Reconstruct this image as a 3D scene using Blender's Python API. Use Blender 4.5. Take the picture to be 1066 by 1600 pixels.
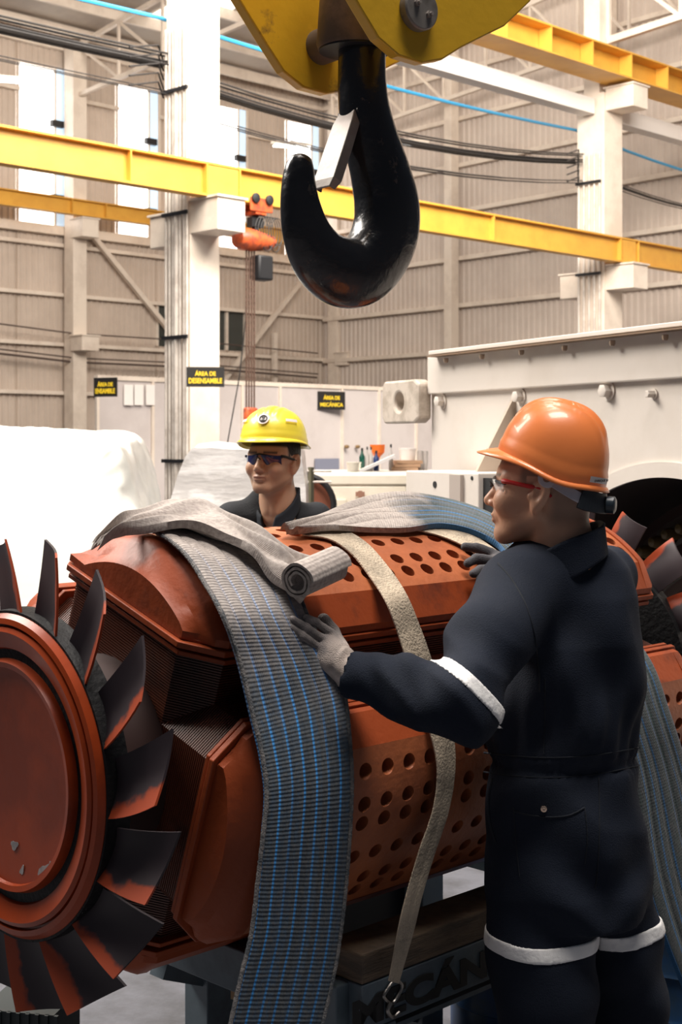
import bpy, math, random
import numpy as np
from mathutils import Vector, Matrix
random.seed(7); rng = np.random.default_rng(7)
for o in list(bpy.data.objects): bpy.data.objects.remove(o)
scene = bpy.context.scene
C = scene.collection
PI = math.pi
# ---------------------------------------------------------------- camera
F = 2222.2; CX = 533.0; HY = 695.0; H = 1.63
cam_data = bpy.data.cameras.new('camera'); cam = bpy.data.objects.new('camera', cam_data); C.objects.link(cam)
cam_data.sensor_fit = 'VERTICAL'; cam_data.sensor_height = 36; cam_data.sensor_width = 24; cam_data.lens = 50
cam_data.shift_y = -105/1600.0
cam.location = (0, 0, H); cam.rotation_euler = (PI/2, 0, 0)
cam_data.clip_start = .05; cam_data.clip_end = 300
cam_data.dof.use_dof = True; cam_data.dof.focus_distance = 2.9; cam_data.dof.aperture_fstop = 11
scene.camera = cam
# ---------------------------------------------------------------- light and exposure
vs = scene.view_settings
vs.view_transform = 'Standard'; vs.look = 'None'; vs.gamma = 1; vs.use_curve_mapping = False; vs.exposure = 0.0
world = bpy.data.worlds.new('world'); scene.world = world; world.use_nodes = True
bg = world.node_tree.nodes['Background']; bg.inputs[0].default_value = (.62, .74, .95, 1); bg.inputs[1].default_value = .055

def area(name, loc, target, sx, sy, power, col):
    l = bpy.data.lights.new(name, 'AREA'); l.shape = 'RECTANGLE'; l.size = sx; l.size_y = sy; l.energy = power; l.color = col
    o = bpy.data.objects.new(name, l); C.objects.link(o); o.location = loc
    o.rotation_euler = (Vector(target)-Vector(loc)).to_track_quat('-Z', 'Y').to_euler()
    return o
# daylight of the roof's skylights over the work bay and over the far bays
area('window_bay_left', (-6.2, 7.0, 8.3), (0.4, 4.6, 1.3), 5, 4, 1650, (1, .93, .85))
area('fill_front_bay', (1.0, 1.6, 9.6), (0.8, 2.6, 1.2), 4, 2.4, 820, (1, .93, .87))  # overhead fill added to brighten camera-facing sides, no known skylight there
area('skylight_work_bay', (-.6, 5.6, 9.6), (0.2, 3.6, 1.2), 4, 3, 800, (1, .92, .84))
area('skylight_middle_bay', (2.0, 16.0, 10.2), (0.5, 24, 3.0), 12, 5, 4500, (1, .92, .82))
area('skylight_far_bay', (-4.5, 22.0, 10.1), (-3.5, 27, 2.0), 8, 4, 500, (1, .93, .86))
s = bpy.data.lights.new('sun_shaft', 'SPOT'); s.energy = 14000; s.spot_size = .3; s.spot_blend = .5; s.shadow_soft_size = .25; s.color = (1, .95, .86)
so = bpy.data.objects.new('sun_shaft', s); C.objects.link(so); so.location = (-6.5, 3.0, 9.6)
so.rotation_euler = (Vector((-2.0, 7.0, 1.3))-Vector(so.location)).to_track_quat('-Z', 'Y').to_euler()

# ---------------------------------------------------------------- helpers
def P(px, py, Y): return np.array([(px-CX)/F*Y, Y, H-(py-HY)/F*Y])
A = np.array([.70711, .70711, 0]); N = np.array([.70711, -.70711, 0]); UZ = np.array([0, 0, 1.])
def nrm(v): v = np.asarray(v, float); return v/max(np.linalg.norm(v), 1e-9)

def base_mat(name):
    m = bpy.data.materials.new(name); m.use_nodes = True
    nt = m.node_tree; return m, nt, nt.nodes['Principled BSDF']
def rgba(c): return (c[0], c[1], c[2], 1)
def mat(name, col, rough=.5, metal=0., col2=None, scale=6., cover=(.45, .6), bump=0., bscale=40., coat=0., detail=6., stretch=None, emit=0, emitcol=None, alpha=1, trans=0, sheen=0, spec=.5, coords='Object', rough2=None):
    m, nt, b = base_mat(name); n = nt.nodes; L = nt.links
    b.inputs['Base Color'].default_value = rgba(col); b.inputs['Roughness'].default_value = rough; b.inputs['Metallic'].default_value = metal
    b.inputs['Coat Weight'].default_value = coat; b.inputs['Sheen Weight'].default_value = sheen
    b.inputs['Transmission Weight'].default_value = trans; b.inputs['Alpha'].default_value = alpha
    b.inputs['Specular IOR Level'].default_value = spec
    if emit: b.inputs['Emission Color'].default_value = rgba(emitcol or col); b.inputs['Emission Strength'].default_value = emit
    src = None
    if col2 is not None or bump:
        tc = n.new('ShaderNodeTexCoord'); src = tc.outputs[coords]
        if stretch:
            mp = n.new('ShaderNodeMapping'); mp.inputs['Scale'].default_value = stretch; L.new(src, mp.inputs[0]); src = mp.outputs[0]
    if col2 is not None:
        t = n.new('ShaderNodeTexNoise'); t.inputs['Scale'].default_value = scale; t.inputs['Detail'].default_value = detail; t.inputs['Roughness'].default_value = .65
        L.new(src, t.inputs['Vector'])
        r = n.new('ShaderNodeMapRange'); r.inputs[1].default_value = cover[0]; r.inputs[2].default_value = cover[1]; L.new(t.outputs['Fac'], r.inputs[0])
        mx = n.new('ShaderNodeMix'); mx.data_type = 'RGBA'; mx.inputs['A'].default_value = rgba(col); mx.inputs['B'].default_value = rgba(col2)
        L.new(r.outputs[0], mx.inputs['Factor']); L.new(mx.outputs['Result'], b.inputs['Base Color'])
        if rough2 is not None:
            q = n.new('ShaderNodeMapRange'); q.inputs[3].default_value = rough; q.inputs[4].default_value = rough2; L.new(r.outputs[0], q.inputs[0]); L.new(q.outputs[0], b.inputs['Roughness'])
    if bump:
        t2 = n.new('ShaderNodeTexNoise'); t2.inputs['Scale'].default_value = bscale; t2.inputs['Detail'].default_value = 5; L.new(src, t2.inputs['Vector'])
        bp = n.new('ShaderNodeBump'); bp.inputs['Strength'].default_value = bump; bp.inputs['Distance'].default_value = .01; L.new(t2.outputs['Fac'], bp.inputs['Height']); L.new(bp.outputs[0], b.inputs['Normal'])
    return m
def vcol_mat(name, rough=.5, attr='tint', bump=.15, bscale=300, sss=0, sheen=0, coat=0):
    m, nt, b = base_mat(name); n = nt.nodes; L = nt.links
    a = n.new('ShaderNodeAttribute'); a.attribute_name = attr; L.new(a.outputs['Color'], b.inputs['Base Color'])
    b.inputs['Roughness'].default_value = rough; b.inputs['Subsurface Weight'].default_value = sss; b.inputs['Sheen Weight'].default_value = sheen
    b.inputs['Subsurface Radius'].default_value = (.01, .004, .002)
    if bump:
        tc = n.new('ShaderNodeTexCoord'); t2 = n.new('ShaderNodeTexNoise'); t2.inputs['Scale'].default_value = bscale; L.new(tc.outputs['Object'], t2.inputs['Vector'])
        bp = n.new('ShaderNodeBump'); bp.inputs['Strength'].default_value = bump; bp.inputs['Distance'].default_value = .003; L.new(t2.outputs['Fac'], bp.inputs['Height']); L.new(bp.outputs[0], b.inputs['Normal'])
    return m

class MB:
    def __init__(self): self.v = []; self.f = []
    def add(self, vs, fs):
        k = len(self.v); self.v += [tuple(map(float, p)) for p in vs]; self.f += [tuple(i+k for i in f) for f in fs]; return self
    def frame_box(self, c, u, v, w, su, sv, sw):
        c = np.asarray(c, float); u = nrm(u)*su/2; v = nrm(v)*sv/2; w = nrm(w)*sw/2
        p = [c+a*u+b*v+d*w for a in (-1, 1) for b in (-1, 1) for d in (-1, 1)]
        return self.add(p, [(0, 1, 3, 2), (4, 6, 7, 5), (0, 4, 5, 1), (2, 3, 7, 6), (0, 2, 6, 4), (1, 5, 7, 3)])
    def box(self, c, sx, sy, sz): return self.frame_box(c, (1, 0, 0), (0, 1, 0), (0, 0, 1), sx, sy, sz)
    def bar(self, p0, p1, w, h, up=(0, 0, 1)):
        p0 = np.asarray(p0, float); p1 = np.asarray(p1, float); d = nrm(p1-p0); s_ = np.cross(d, up)
        if np.linalg.norm(s_) < 1e-4: s_ = np.cross(d, A)
        s_ = nrm(s_); u = np.cross(s_, d)
        return self.frame_box((p0+p1)/2, d, s_, u, np.linalg.norm(p1-p0), w, h)
    def tube(self, pts, r, n=10, caps=True):
        pts = [np.asarray(p, float) for p in pts]; m = len(pts)
        rr = r if hasattr(r, '__len__') else [r]*m
        vs_ = []; prev = None
        for i, p in enumerate(pts):
            d = nrm(pts[min(i+1, m-1)]-pts[max(i-1, 0)])
            if prev is None:
                a = np.cross(d, (0, 0, 1)) if abs(d[2]) < .9 else np.cross(d, (1, 0, 0))
            else: a = prev-d*np.dot(prev, d)
            a = nrm(a); b = np.cross(d, a); prev = a
            for k in range(n):
                t = 2*PI*k/n; vs_.append(p+rr[i]*(math.cos(t)*a+math.sin(t)*b))
        fs = [(i*n+k, i*n+(k+1) % n, (i+1)*n+(k+1) % n, (i+1)*n+k) for i in range(m-1) for k in range(n)]
        if caps: fs += [tuple(range(n))[::-1], tuple((m-1)*n+k for k in range(n))]
        return self.add(vs_, fs)
    def cyl(self, p0, p1, r0, r1=None, n=24): return self.tube([p0, p1], [r0, r0 if r1 is None else r1], n)
    def lathe(self, o, axis, prof, n=48, close=True):     # prof: (along, radius)
        o = np.asarray(o, float); ax = nrm(axis); a = np.cross(ax, (0, 0, 1)) if abs(ax[2]) < .9 else np.cross(ax, (1, 0, 0)); a = nrm(a); b = np.cross(ax, a)
        vs_ = [o+ax*t+r*(math.cos(2*PI*k/n)*a+math.sin(2*PI*k/n)*b) for t, r in prof for k in range(n)]; m = len(prof)
        fs = [(i*n+k, i*n+(k+1) % n, (i+1)*n+(k+1) % n, (i+1)*n+k) for i in range(m-1) for k in range(n)]
        if close: fs += [tuple(range(n))[::-1], tuple((m-1)*n+k for k in range(n))]
        return self.add(vs_, fs)
    def prism(self, poly, o, u, v, w, th):                # poly in (u,v) extruded by th along w, centred
        o = np.asarray(o, float); u = nrm(u); v = nrm(v); w = nrm(w); n = len(poly)
        vs_ = [o+a*u+b*v-w*th/2 for a, b in poly]+[o+a*u+b*v+w*th/2 for a, b in poly]
        fs = [tuple(range(n))[::-1], tuple(range(n, 2*n))]+[(i, (i+1) % n, n+(i+1) % n, n+i) for i in range(n)]
        return self.add(vs_, fs)
    def loft(self, rings, close=True, caps=True):
        n = len(rings[0]); vs_ = [p for r in rings for p in r]; m = len(rings)
        e = n if close else n-1
        fs = [(i*n+k, i*n+(k+1) % n, (i+1)*n+(k+1) % n, (i+1)*n+k) for i in range(m-1) for k in range(e)]
        if caps: fs += [tuple(range(n))[::-1], tuple((m-1)*n+k for k in range(n))]
        return self.add(vs_, fs)

def link_mesh(name, v, f, m, parent=None, smooth=True, angle=35, fix=True):
    me = bpy.data.meshes.new(name)
    off = np.array(parent_loc(parent)) if parent is not None else np.zeros(3)
    v = np.asarray(v, float)-off
    me.from_pydata(v.tolist(), [], [tuple(int(i) for i in q) for q in f]); me.validate(); me.update()
    if fix:
        import bmesh
        bm = bmesh.new(); bm.from_mesh(me); bmesh.ops.recalc_face_normals(bm, faces=bm.faces); bm.to_mesh(me); bm.free()
    if m is not None: me.materials.append(m)
    if smooth:
        me.polygons.foreach_set('use_smooth', [True]*len(me.polygons))
        try: me.set_sharp_from_angle(angle=math.radians(angle))
        except Exception: pass
    o = bpy.data.objects.new(name, me); C.objects.link(o)
    if parent is not None: o.parent = parent
    return o
def parent_loc(p):
    x = Vector((0, 0, 0))
    while p is not None: x = x+p.location; p = p.parent
    return x
def build(mb, name, m, parent=None, bevel=0, seg=2, **kw):
    o = link_mesh(name, mb.v, mb.f, m, parent, **kw)
    if bevel:
        b = o.modifiers.new('bevel', 'BEVEL'); b.width = bevel; b.segments = seg; b.limit_method = 'ANGLE'; b.angle_limit = math.radians(40)
    return o
def tag(o, label, cat, group=None):
    o['label'] = label; o['category'] = cat
    if group: o['group'] = group
    return o
def thing(name, label, cat, loc, group=None):
    o = bpy.data.objects.new(name, None); o.empty_display_size = .1; C.objects.link(o); o.location = tuple(map(float, loc)); return tag(o, label, cat, group)
def struct(o): o['kind'] = 'structure'; return o
def copy_tree(o, parent=None):
    c = o.copy(); C.objects.link(c)
    if parent is not None: c.parent = parent
    for ch in list(o.children): copy_tree(ch, c)
    return c

# ---- signed distance sculpting -> surface nets
def sdf_mesh(fn, lo, hi, h):
    xs = [np.arange(lo[i], hi[i]+h, h, dtype=np.float32) for i in range(3)]
    n = [len(a) for a in xs]; V = np.empty(n, np.float32)
    for i0 in range(0, n[0], 24):
        X, Y, Z = np.meshgrid(xs[0][i0:i0+24], xs[1], xs[2], indexing='ij'); V[i0:i0+24] = fn(X, Y, Z)
    V[V == 0] = 1e-7
    S = V < 0
    nc = [a-1 for a in n]
    cnt = np.zeros(nc, np.int8); sl = lambda a, d: slice(a, a+d)
    for a in (0, 1):
        for b in (0, 1):
            for c in (0, 1): cnt += S[sl(a, nc[0]), sl(b, nc[1]), sl(c, nc[2])]
    act = (cnt > 0) & (cnt < 8); I, J, K = np.nonzero(act); idx = np.full(nc, -1, np.int64); idx[I, J, K] = np.arange(len(I))
    pos = np.zeros((len(I), 3)); w = np.zeros(len(I))
    for ax in range(3):
        for a in (0, 1):
            for b in (0, 1):
                o0 = [a, b]; o0.insert(ax, 0); o1 = list(o0); o1[ax] = 1
                v0 = V[I+o0[0], J+o0[1], K+o0[2]]; v1 = V[I+o1[0], J+o1[1], K+o1[2]]
                cr = (v0 < 0) != (v1 < 0); t = np.where(cr, v0/np.where(cr, v0-v1, 1), 0)
                q = np.stack([np.full(len(I), float(o0[0])), np.full(len(I), float(o0[1])), np.full(len(I), float(o0[2]))], 1); q[:, ax] += t
                pos += q*cr[:, None]; w += cr
    pos = pos/w[:, None]+np.stack([I, J, K], 1); pos = pos*h+np.array([a[0] for a in xs])
    faces = []
    for ax in range(3):
        b, c = [i for i in range(3) if i != ax]
        s0 = [slice(None)]*3; s1 = [slice(None)]*3; s0[ax] = slice(0, -1); s1[ax] = slice(1, None)
        D = S[tuple(s0)] != S[tuple(s1)]; E = np.stack(np.nonzero(D), 1)
        ok = (E[:, b] > 0) & (E[:, c] > 0) & (E[:, b] < nc[b]) & (E[:, c] < nc[c]); E = E[ok]
        def cell(db, dc):
            q = E.copy(); q[:, b] += db; q[:, c] += dc; return idx[q[:, 0], q[:, 1], q[:, 2]]
        Q = np.stack([cell(-1, -1), cell(0, -1), cell(0, 0), cell(-1, 0)], 1)
        flip = S[E[:, 0], E[:, 1], E[:, 2]]
        if ax == 1: flip = ~flip
        Q[~flip] = Q[~flip][:, ::-1]; faces.append(Q)
    Fq = np.concatenate(faces); Fq = Fq[(Fq >= 0).all(1)]
    return pos, Fq
def sdf_obj(name, fn, lo, hi, h, m, parent=None, tint=None, xf=None):
    v, f = sdf_mesh(fn, lo, hi, h); loc = v.copy()
    if xf is not None: v = v@np.array(xf[0]).T+np.array(xf[1])
    o = link_mesh(name, v, f, m, parent, angle=180, fix=False)
    if tint is not None:
        a = o.data.color_attributes.new('tint', 'FLOAT_COLOR', 'POINT'); c = tint(loc[:, 0], loc[:, 1], loc[:, 2]); c = np.concatenate([c, np.ones((len(c), 1))], 1)
        a.data.foreach_set('color', c.astype(np.float32).ravel())
    return o
def smin(a, b, k):
    h = np.clip(.5+.5*(b-a)/k, 0, 1); return b*(1-h)+a*h-k*h*(1-h)
def smax(a, b, k): return -smin(-a, -b, k)
def ell(x, y, z, c, r):
    a = (x-c[0])/r[0]; b = (y-c[1])/r[1]; d = (z-c[2])/r[2]; k0 = np.sqrt(a*a+b*b+d*d)+1e-9
    k1 = np.sqrt((a/r[0])**2+(b/r[1])**2+(d/r[2])**2)+1e-9; return k0*(k0-1)/k1
def cap(x, y, z, a, b, r0, r1):
    a = np.asarray(a, float); b = np.asarray(b, float); d = b-a; L2 = float(d@d)
    t = np.clip(((x-a[0])*d[0]+(y-a[1])*d[1]+(z-a[2])*d[2])/L2, 0, 1)
    return np.sqrt((x-a[0]-t*d[0])**2+(y-a[1]-t*d[1])**2+(z-a[2]-t*d[2])**2)-(r0+(r1-r0)*t)
def chain(x, y, z, pts, rs, k=.01):
    d = None
    for i in range(len(pts)-1):
        e = cap(x, y, z, pts[i], pts[i+1], rs[i], rs[i+1]); d = e if d is None else smin(d, e, k)
    return d
def spline(pts, n):
    p = np.asarray(pts, float); m = len(p); out = []
    for u in np.linspace(0, m-1, n):
        i = min(int(u), m-2); t = u-i; p0 = p[max(i-1, 0)]; p1 = p[i]; p2 = p[i+1]; p3 = p[min(i+2, m-1)]
        out.append(.5*((2*p1)+(-p0+p2)*t+(2*p0-5*p1+4*p2-p3)*t*t+(-p0+3*p1-3*p2+p3)*t**3))
    return np.array(out)
def set_uv(o, uv):
    l = o.data.uv_layers.new(name='UVMap'); vi = np.zeros(len(o.data.loops), np.int32); o.data.loops.foreach_get('vertex_index', vi)
    l.data.foreach_set('uv', np.asarray(uv, np.float32)[vi].ravel())
def ribbon(name, Lp, Rp, th, m, parent=None, n=140, nc=33, ribs=7, amp=.0022, bow=0, vlen=None, extra=None):
    Ls = spline(Lp, n); Rs = spline(Rp, n); G = np.zeros((n, nc, 3)); u = np.linspace(0, 1, nc)
    for j in range(nc): G[:, j] = Ls*(1-u[j])+Rs*u[j]
    dv = np.gradient(G, axis=0); du = np.gradient(G, axis=1); nn = np.cross(du, dv); nn /= np.linalg.norm(nn, axis=2, keepdims=True)+1e-9
    if nn[n//2, nc//2, 1] > 0: nn = -nn
    prof = amp*np.abs(np.sin(PI*ribs*u))**.5+bow*(1-(2*u-1)**2)
    G = G+nn*prof[None, :, None]
    if extra is not None: G = G+nn*extra(u[None, :], np.linspace(0, 1, n)[:, None])[..., None]
    B = G-nn*th
    v = np.concatenate([G.reshape(-1, 3), B.reshape(-1, 3)]); K = n*nc; f = []
    for i in range(n-1):
        for j in range(nc-1):
            a = i*nc+j; f.append((a, a+1, a+nc+1, a+nc)); f.append((K+a, K+a+nc, K+a+nc+1, K+a+1))
        f.append((i*nc, (i+1)*nc, K+(i+1)*nc, K+i*nc)); a = i*nc+nc-1; f.append((a, K+a, K+a+nc, a+nc))
    for j in range(nc-1):
        f.append((j, K+j, K+j+1, j+1)); a = (n-1)*nc+j; f.append((a, a+1, K+a+1, K+a))
    cl = np.concatenate([[0], np.cumsum(np.linalg.norm(np.diff((Ls+Rs)/2, axis=0), axis=1))]); uu, vv = np.meshgrid(u, cl)
    uv = np.stack([uu.ravel(), vv.ravel()], 1); uv = np.concatenate([uv, uv])
    o = link_mesh(name, v, f, m, parent, angle=60); set_uv(o, uv); return o
def text_mesh(name, s_, size, o, u, v, m, parent=None, depth=.002, width=None, bold=.0):
    cu = bpy.data.curves.new(name+'_curve', 'FONT'); cu.body = s_; cu.size = 1; cu.extrude = .02; cu.offset = bold; cu.align_x = 'CENTER'; cu.align_y = 'CENTER'; cu.space_line = .95
    to = bpy.data.objects.new(name+'_tmp', cu); C.objects.link(to); bpy.context.view_layer.update()
    me = bpy.data.meshes.new_from_object(to.evaluated_get(bpy.context.evaluated_depsgraph_get())); bpy.data.objects.remove(to); bpy.data.curves.remove(cu)
    co = np.array([q.co[:] for q in me.vertices]); wx = co[:, 0].max()-co[:, 0].min()
    co[:, 1] -= (co[:, 1].max()+co[:, 1].min())/2; co[:, 0] -= (co[:, 0].max()+co[:, 0].min())/2
    sy = size/max(co[:, 1].max()-co[:, 1].min(), 1e-6); sx = (width/wx) if width else sy
    u = nrm(u); v = nrm(v); w = np.cross(u, v); o = np.asarray(o, float)
    vs_ = o+co[:, :1]*sx*u+co[:, 1:2]*sy*v+np.sign(co[:, 2:3])*depth/2*w
    return link_mesh(name, vs_, [tuple(p.vertices) for p in me.polygons], m, parent, smooth=False)
# ---------------------------------------------------------------- materials
cream = mat('cream_paint', (.78, .68, .58), .5, col2=(.68, .58, .49), scale=1.5, bump=.05)
clad_m = mat('cladding', (.60, .50, .42), .55, col2=(.50, .41, .34), scale=.8, cover=(.4, .7))
clad2_m = mat('cladding_gable', (.64, .55, .48), .55, col2=(.55, .46, .40), scale=.8, cover=(.4, .7))
roof_m = mat('roof_sheet', (.50, .44, .38), .6, col2=(.42, .36, .31), scale=.6)
yellow = mat('crane_yellow', (.70, .37, .055), .45, col2=(.62, .31, .045), scale=2, cover=(.4, .65))
yel_block = mat('block_yellow', (.66, .38, .02), .38, col2=(.16, .09, .03), scale=7, cover=(.62, .72), bump=.1, bscale=30)
red_rail = mat('rail_red', (.35, .06, .03), .5)
dark_m = mat('dark_rubber', (.012, .012, .014), .5)
black_cable = mat('black_cable', (.02, .018, .018), .6)
blue_pipe = mat('blue_pipe', (.04, .30, .55), .4)
steel_m = mat('galvanised', (.66, .60, .54), .45, metal=.1, col2=(.5, .44, .39), scale=4)
white_m = mat('machine_white', (.68, .62, .56), .45, col2=(.61, .545, .48), scale=2.5, cover=(.45, .75), bump=.04, bscale=20)
white_beam = mat('white_beam', (.80, .76, .73), .5)
panel_m = mat('partition_panel', (.62, .56, .54), .5, col2=(.56, .50, .48), scale=.7)
glass_dark = mat('dark_glass', (.05, .055, .05), .12)
glow = mat('daylit_pane', (1, .98, .95), .5, emit=3.2, emitcol=(1, .98, .95))
glow_blue = mat('daylit_blue_pane', (.6, .75, .9), .5, emit=.62, emitcol=(.60, .80, 1))
skyglow = mat('skylight_pane', (1, .95, .88), .5, emit=1.6, emitcol=(1, .95, .86))
tube_glow = mat('lamp_tube', (1, 1, .95), .5, emit=3.5)
sign_black = mat('sign_black', (.015, .013, .012), .5)
sign_yellow = mat('sign_yellow', (.85, .60, .03), .5)
paper = mat('paper', (.85, .80, .76), .7)
orange_hoist = mat('hoist_orange', (.62, .11, .03), .4, col2=(.3, .06, .03), scale=12)
concrete = mat('concrete', (.11, .112, .13), .8, col2=(.05, .05, .055), scale=3, cover=(.4, .65), bump=.3, bscale=25)

# ---------------------------------------------------------------- setting
f = MB(); f.box((4, 20, -.1), 60, 60, .2); fl = struct(build(f, 'floor', concrete, smooth=False))
cr = MB()
for q in range(6): cr.bar((-3.2+q*3.0, -2, .0015), (-3.2+q*3.0, 30, .0015), .02, .004)
for q in range(8): cr.bar((-10, 2+q*3.1, .0015), (20, 2+q*3.1, .0015), .02, .004)
build(cr, 'floor_joint', mat('joint', (.05, .05, .05), .8), fl, smooth=False)

K = 1.15
def ZS(z): return H+(z-H)*K
W1B = np.array([-5.73, 30.7, 0.])*K
D2 = np.array([.646, -.763, 0]); N2 = np.array([-.763, -.646, 0])
def line_q(B, D, px):
    k = (px-CX)/F; return (k*B[1]-B[0])/(D[0]-k*D[1])
WB = W1B-.45*N
def wz(B, D, px, py):
    Y = (B+D*line_q(B, D, px))[1]; return H-(py-HY)/F*Y
CORN = WB+A*line_q(WB, A, 505)
def cladding(name, B, D, Nn, q0, q1, z0, z1, holes, m, pitch=.17):
    qs = []; q = q0
    while q < q1:
        qs += [(q, 0), (q+pitch*.35, 0), (q+pitch*.5, .035), (q+pitch*.85, .035)]; q += pitch
    for h in holes: qs += [(h[0], 0), (h[1], 0)]
    qs = sorted(set(qs)); zs = sorted(set([z0, z1]+[h[2] for h in holes]+[h[3] for h in holes]))
    v = [B+D*a+Nn*b+UZ*z for z in zs for a, b in qs]; n = len(qs); f_ = []
    for i in range(len(zs)-1):
        zc = (zs[i]+zs[i+1])/2
        for j in range(n-1):
            qc = (qs[j][0]+qs[j+1][0])/2
            if any(h[0]-1e-4 < qc < h[1]+1e-4 and h[2]-1e-4 < zc < h[3]+1e-4 for h in holes): continue
            f_.append((i*n+j, i*n+j+1, (i+1)*n+j+1, (i+1)*n+j))
    o = link_mesh(name, v, f_, m, smooth=False, fix=False)
    sm = o.modifiers.new('solid', 'SOLIDIFY'); sm.thickness = .02; sm.offset = 0
    return struct(o)
wins = [(25, 101), (180, 245), (328, 382), (445, 496)]
holes = []
for a, b in wins: holes.append((line_q(WB, A, a), line_q(WB, A, b), ZS(6.3), ZS(9.75)))
hd = (line_q(WB, A, 243), line_q(WB, A, 381), wz(WB, A, 360, 548), wz(WB, A, 360, 487)); holes.append(hd)
qc = line_q(WB, A, 505)
wl = cladding('wall_left', WB, A, N, -7, qc, 0, ZS(10.6), holes, clad_m)
wr = cladding('wall_right', CORN, D2, N2, 0, 22, 0, 15.5, [], clad2_m, .19)
girt_z = [ZS(z) for z in (2.75, 3.8, 4.87, 5.94, 8.1, 9.15, 10.2)]
for z in girt_z:
    g = MB(); segs = [(-7, qc)]
    cut = [h for h in holes if h[2] < z < h[3]]
    for h in cut: segs = [s2 for a, b in segs for s2 in (((a, h[0]), (h[1], b)) if a < h[0] < b else ((a, b),))]
    for a, b in segs: g.bar(WB+A*a+N*.12+UZ*z, WB+A*b+N*.12+UZ*z, .14, .09)
    build(g, 'girt', cream, wl, smooth=False)
g = MB(); g.bar(WB+A*-7+N*.15+UZ*ZS(6.25), WB+A*qc+N*.15+UZ*ZS(6.25), .16, .22); build(g, 'sill_girt', cream, wl, smooth=False)
for z in [ZS(q) for q in (2.7, 3.76, 4.82, 5.9, 6.98, 8.03, 9.1, 10.2, 11.3, 12.4)]:
    g = MB(); g.bar(CORN+D2*.2+N2*.12+UZ*z, CORN+D2*22+N2*.12+UZ*z, .14, .11); build(g, 'girt', cream, wr, smooth=False)
for i, h in enumerate(holes[:4]):
    w = MB(); w.frame_box(WB+A*(h[0]+h[1])/2+UZ*ZS(8.02), A, UZ, N, h[1]-h[0], 3.45*K, .02)
    fr = build(w, 'window_%d' % (i+1), glow, smooth=False); struct(fr)
    qa = h[1]-.24*(h[1]-h[0])
    v = MB(); v.frame_box(WB+A*(qa+h[1])/2+N*.06+UZ*ZS(8.02), A, UZ, N, h[1]-qa, 3.45*K, .06); vp = build(v, 'vent_panel', glow_blue, fr, smooth=False)
    b = MB(); b.bar(WB+A*(qa)+N*.08+UZ*ZS(6.3), WB+A*(qa)+N*.08+UZ*ZS(9.75), .05, .05); b.bar(WB+A*h[1]+N*.08+UZ*ZS(6.3), WB+A*h[1]+N*.08+UZ*ZS(9.75), .08, .08); b.bar(WB+A*h[0]+N*.08+UZ*ZS(6.3), WB+A*h[0]+N*.08+UZ*ZS(9.75), .05, .05); build(b, 'window_frame', cream, fr, smooth=False)
    for z in (ZS(8.55), ZS(6.95)):
        k = MB(); k.frame_box(WB+A*(qa+.02)+N*.14+UZ*z, A, UZ, N, .34, .16, .12); build(k, 'hinge_box', dark_m, fr, smooth=False)
w = MB(); w.frame_box(WB+A*(hd[0]+hd[1])/2+UZ*(hd[2]+hd[3])/2, A, UZ, N, hd[1]-hd[0], hd[3]-hd[2], .03); w5 = struct(build(w, 'window_5', glass_dark, smooth=False))
k = MB()
for t in (0, .22, .78, 1): k.frame_box(WB+A*(hd[0]+(hd[1]-hd[0])*t)+N*.05+UZ*(hd[2]+hd[3])/2, A, UZ, N, .08, hd[3]-hd[2], .08)
build(k, 'window_frame', cream, w5, smooth=False)

# roof over the two far walls: sheet, purlins, translucent strips
def roofpt(q, o): return WB+A*q+N*o+UZ*(ZS(10.55)+.13*o)
ceil = MB(); ceil.add([roofpt(-14, -.3), roofpt(26, -.3), roofpt(26, 15), roofpt(-14, 15)], [(0, 1, 2, 3)])
ce = link_mesh('ceiling', ceil.v, ceil.f, roof_m, smooth=False); ce.modifiers.new('s', 'SOLIDIFY').thickness = .05; struct(ce)
for k in range(10):
    g = MB(); o_ = .6+k*1.45; g.bar(roofpt(-14, o_)-UZ*.18, roofpt(26, o_)-UZ*.18, .09, .26); build(g, 'purlin', cream, ce, smooth=False)
for k, q in enumerate((-4.2, 1.0, 6.2, 11.4, 16.6)):
    g = MB(); g.add([roofpt(q, 1.5)-UZ*.03, roofpt(q+1.5, 1.5)-UZ*.03, roofpt(q+1.5, 14)-UZ*.03, roofpt(q, 14)-UZ*.03], [(0, 1, 2, 3)]); build(g, 'skylight_pane', skyglow, ce, smooth=False)

# ---------------------------------------------------------------- columns, beams, trusses
def box_column(name, c, w, z1, label, group=None, dirs=(A, N), z0=0):
    t = thing(name, label, 'column', (c[0], c[1], z0), group)
    m = MB(); m.frame_box(c+UZ*(z0+z1)/2, dirs[0], dirs[1], UZ, w, w, z1-z0); build(m, 'column_shaft', cream, t, bevel=.01, smooth=False)
    m = MB(); m.frame_box(c+UZ*(z0+.02), dirs[0], dirs[1], UZ, w*1.5, w*1.5, .04); build(m, 'base_plate', cream, t, smooth=False)
    return t
def corbel(t, c, d, z1, h=.5, w=.5, L=.55, part='corbel'):
    m = MB(); m.frame_box(c+d*L/2+UZ*(z1-h/2), d, np.cross(d, UZ), UZ, L, w, h)
    o = build(m, part, cream, t, bevel=.01, smooth=False)
    p = MB(); p.frame_box(c+d*L/2+UZ*(z1+.01), d, np.cross(d, UZ), UZ, L+.06, w+.06, .03); build(p, 'seat_plate', cream, o, smooth=False)
C1 = np.array([-2.12, 20.38, 0.]); BAY = 10.08; C2 = C1+A*BAY
t1 = box_column('steel_column', C1, .54, 10.9, 'nearest tall cream box column with conduits climbing its left face')
corbel(t1, C1+N*.25-A*.02, N, 5.06, .46, .5, .62); corbel(t1, C1-N*.25-A*.0, -N, 4.95, .46, .4, .5)
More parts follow.
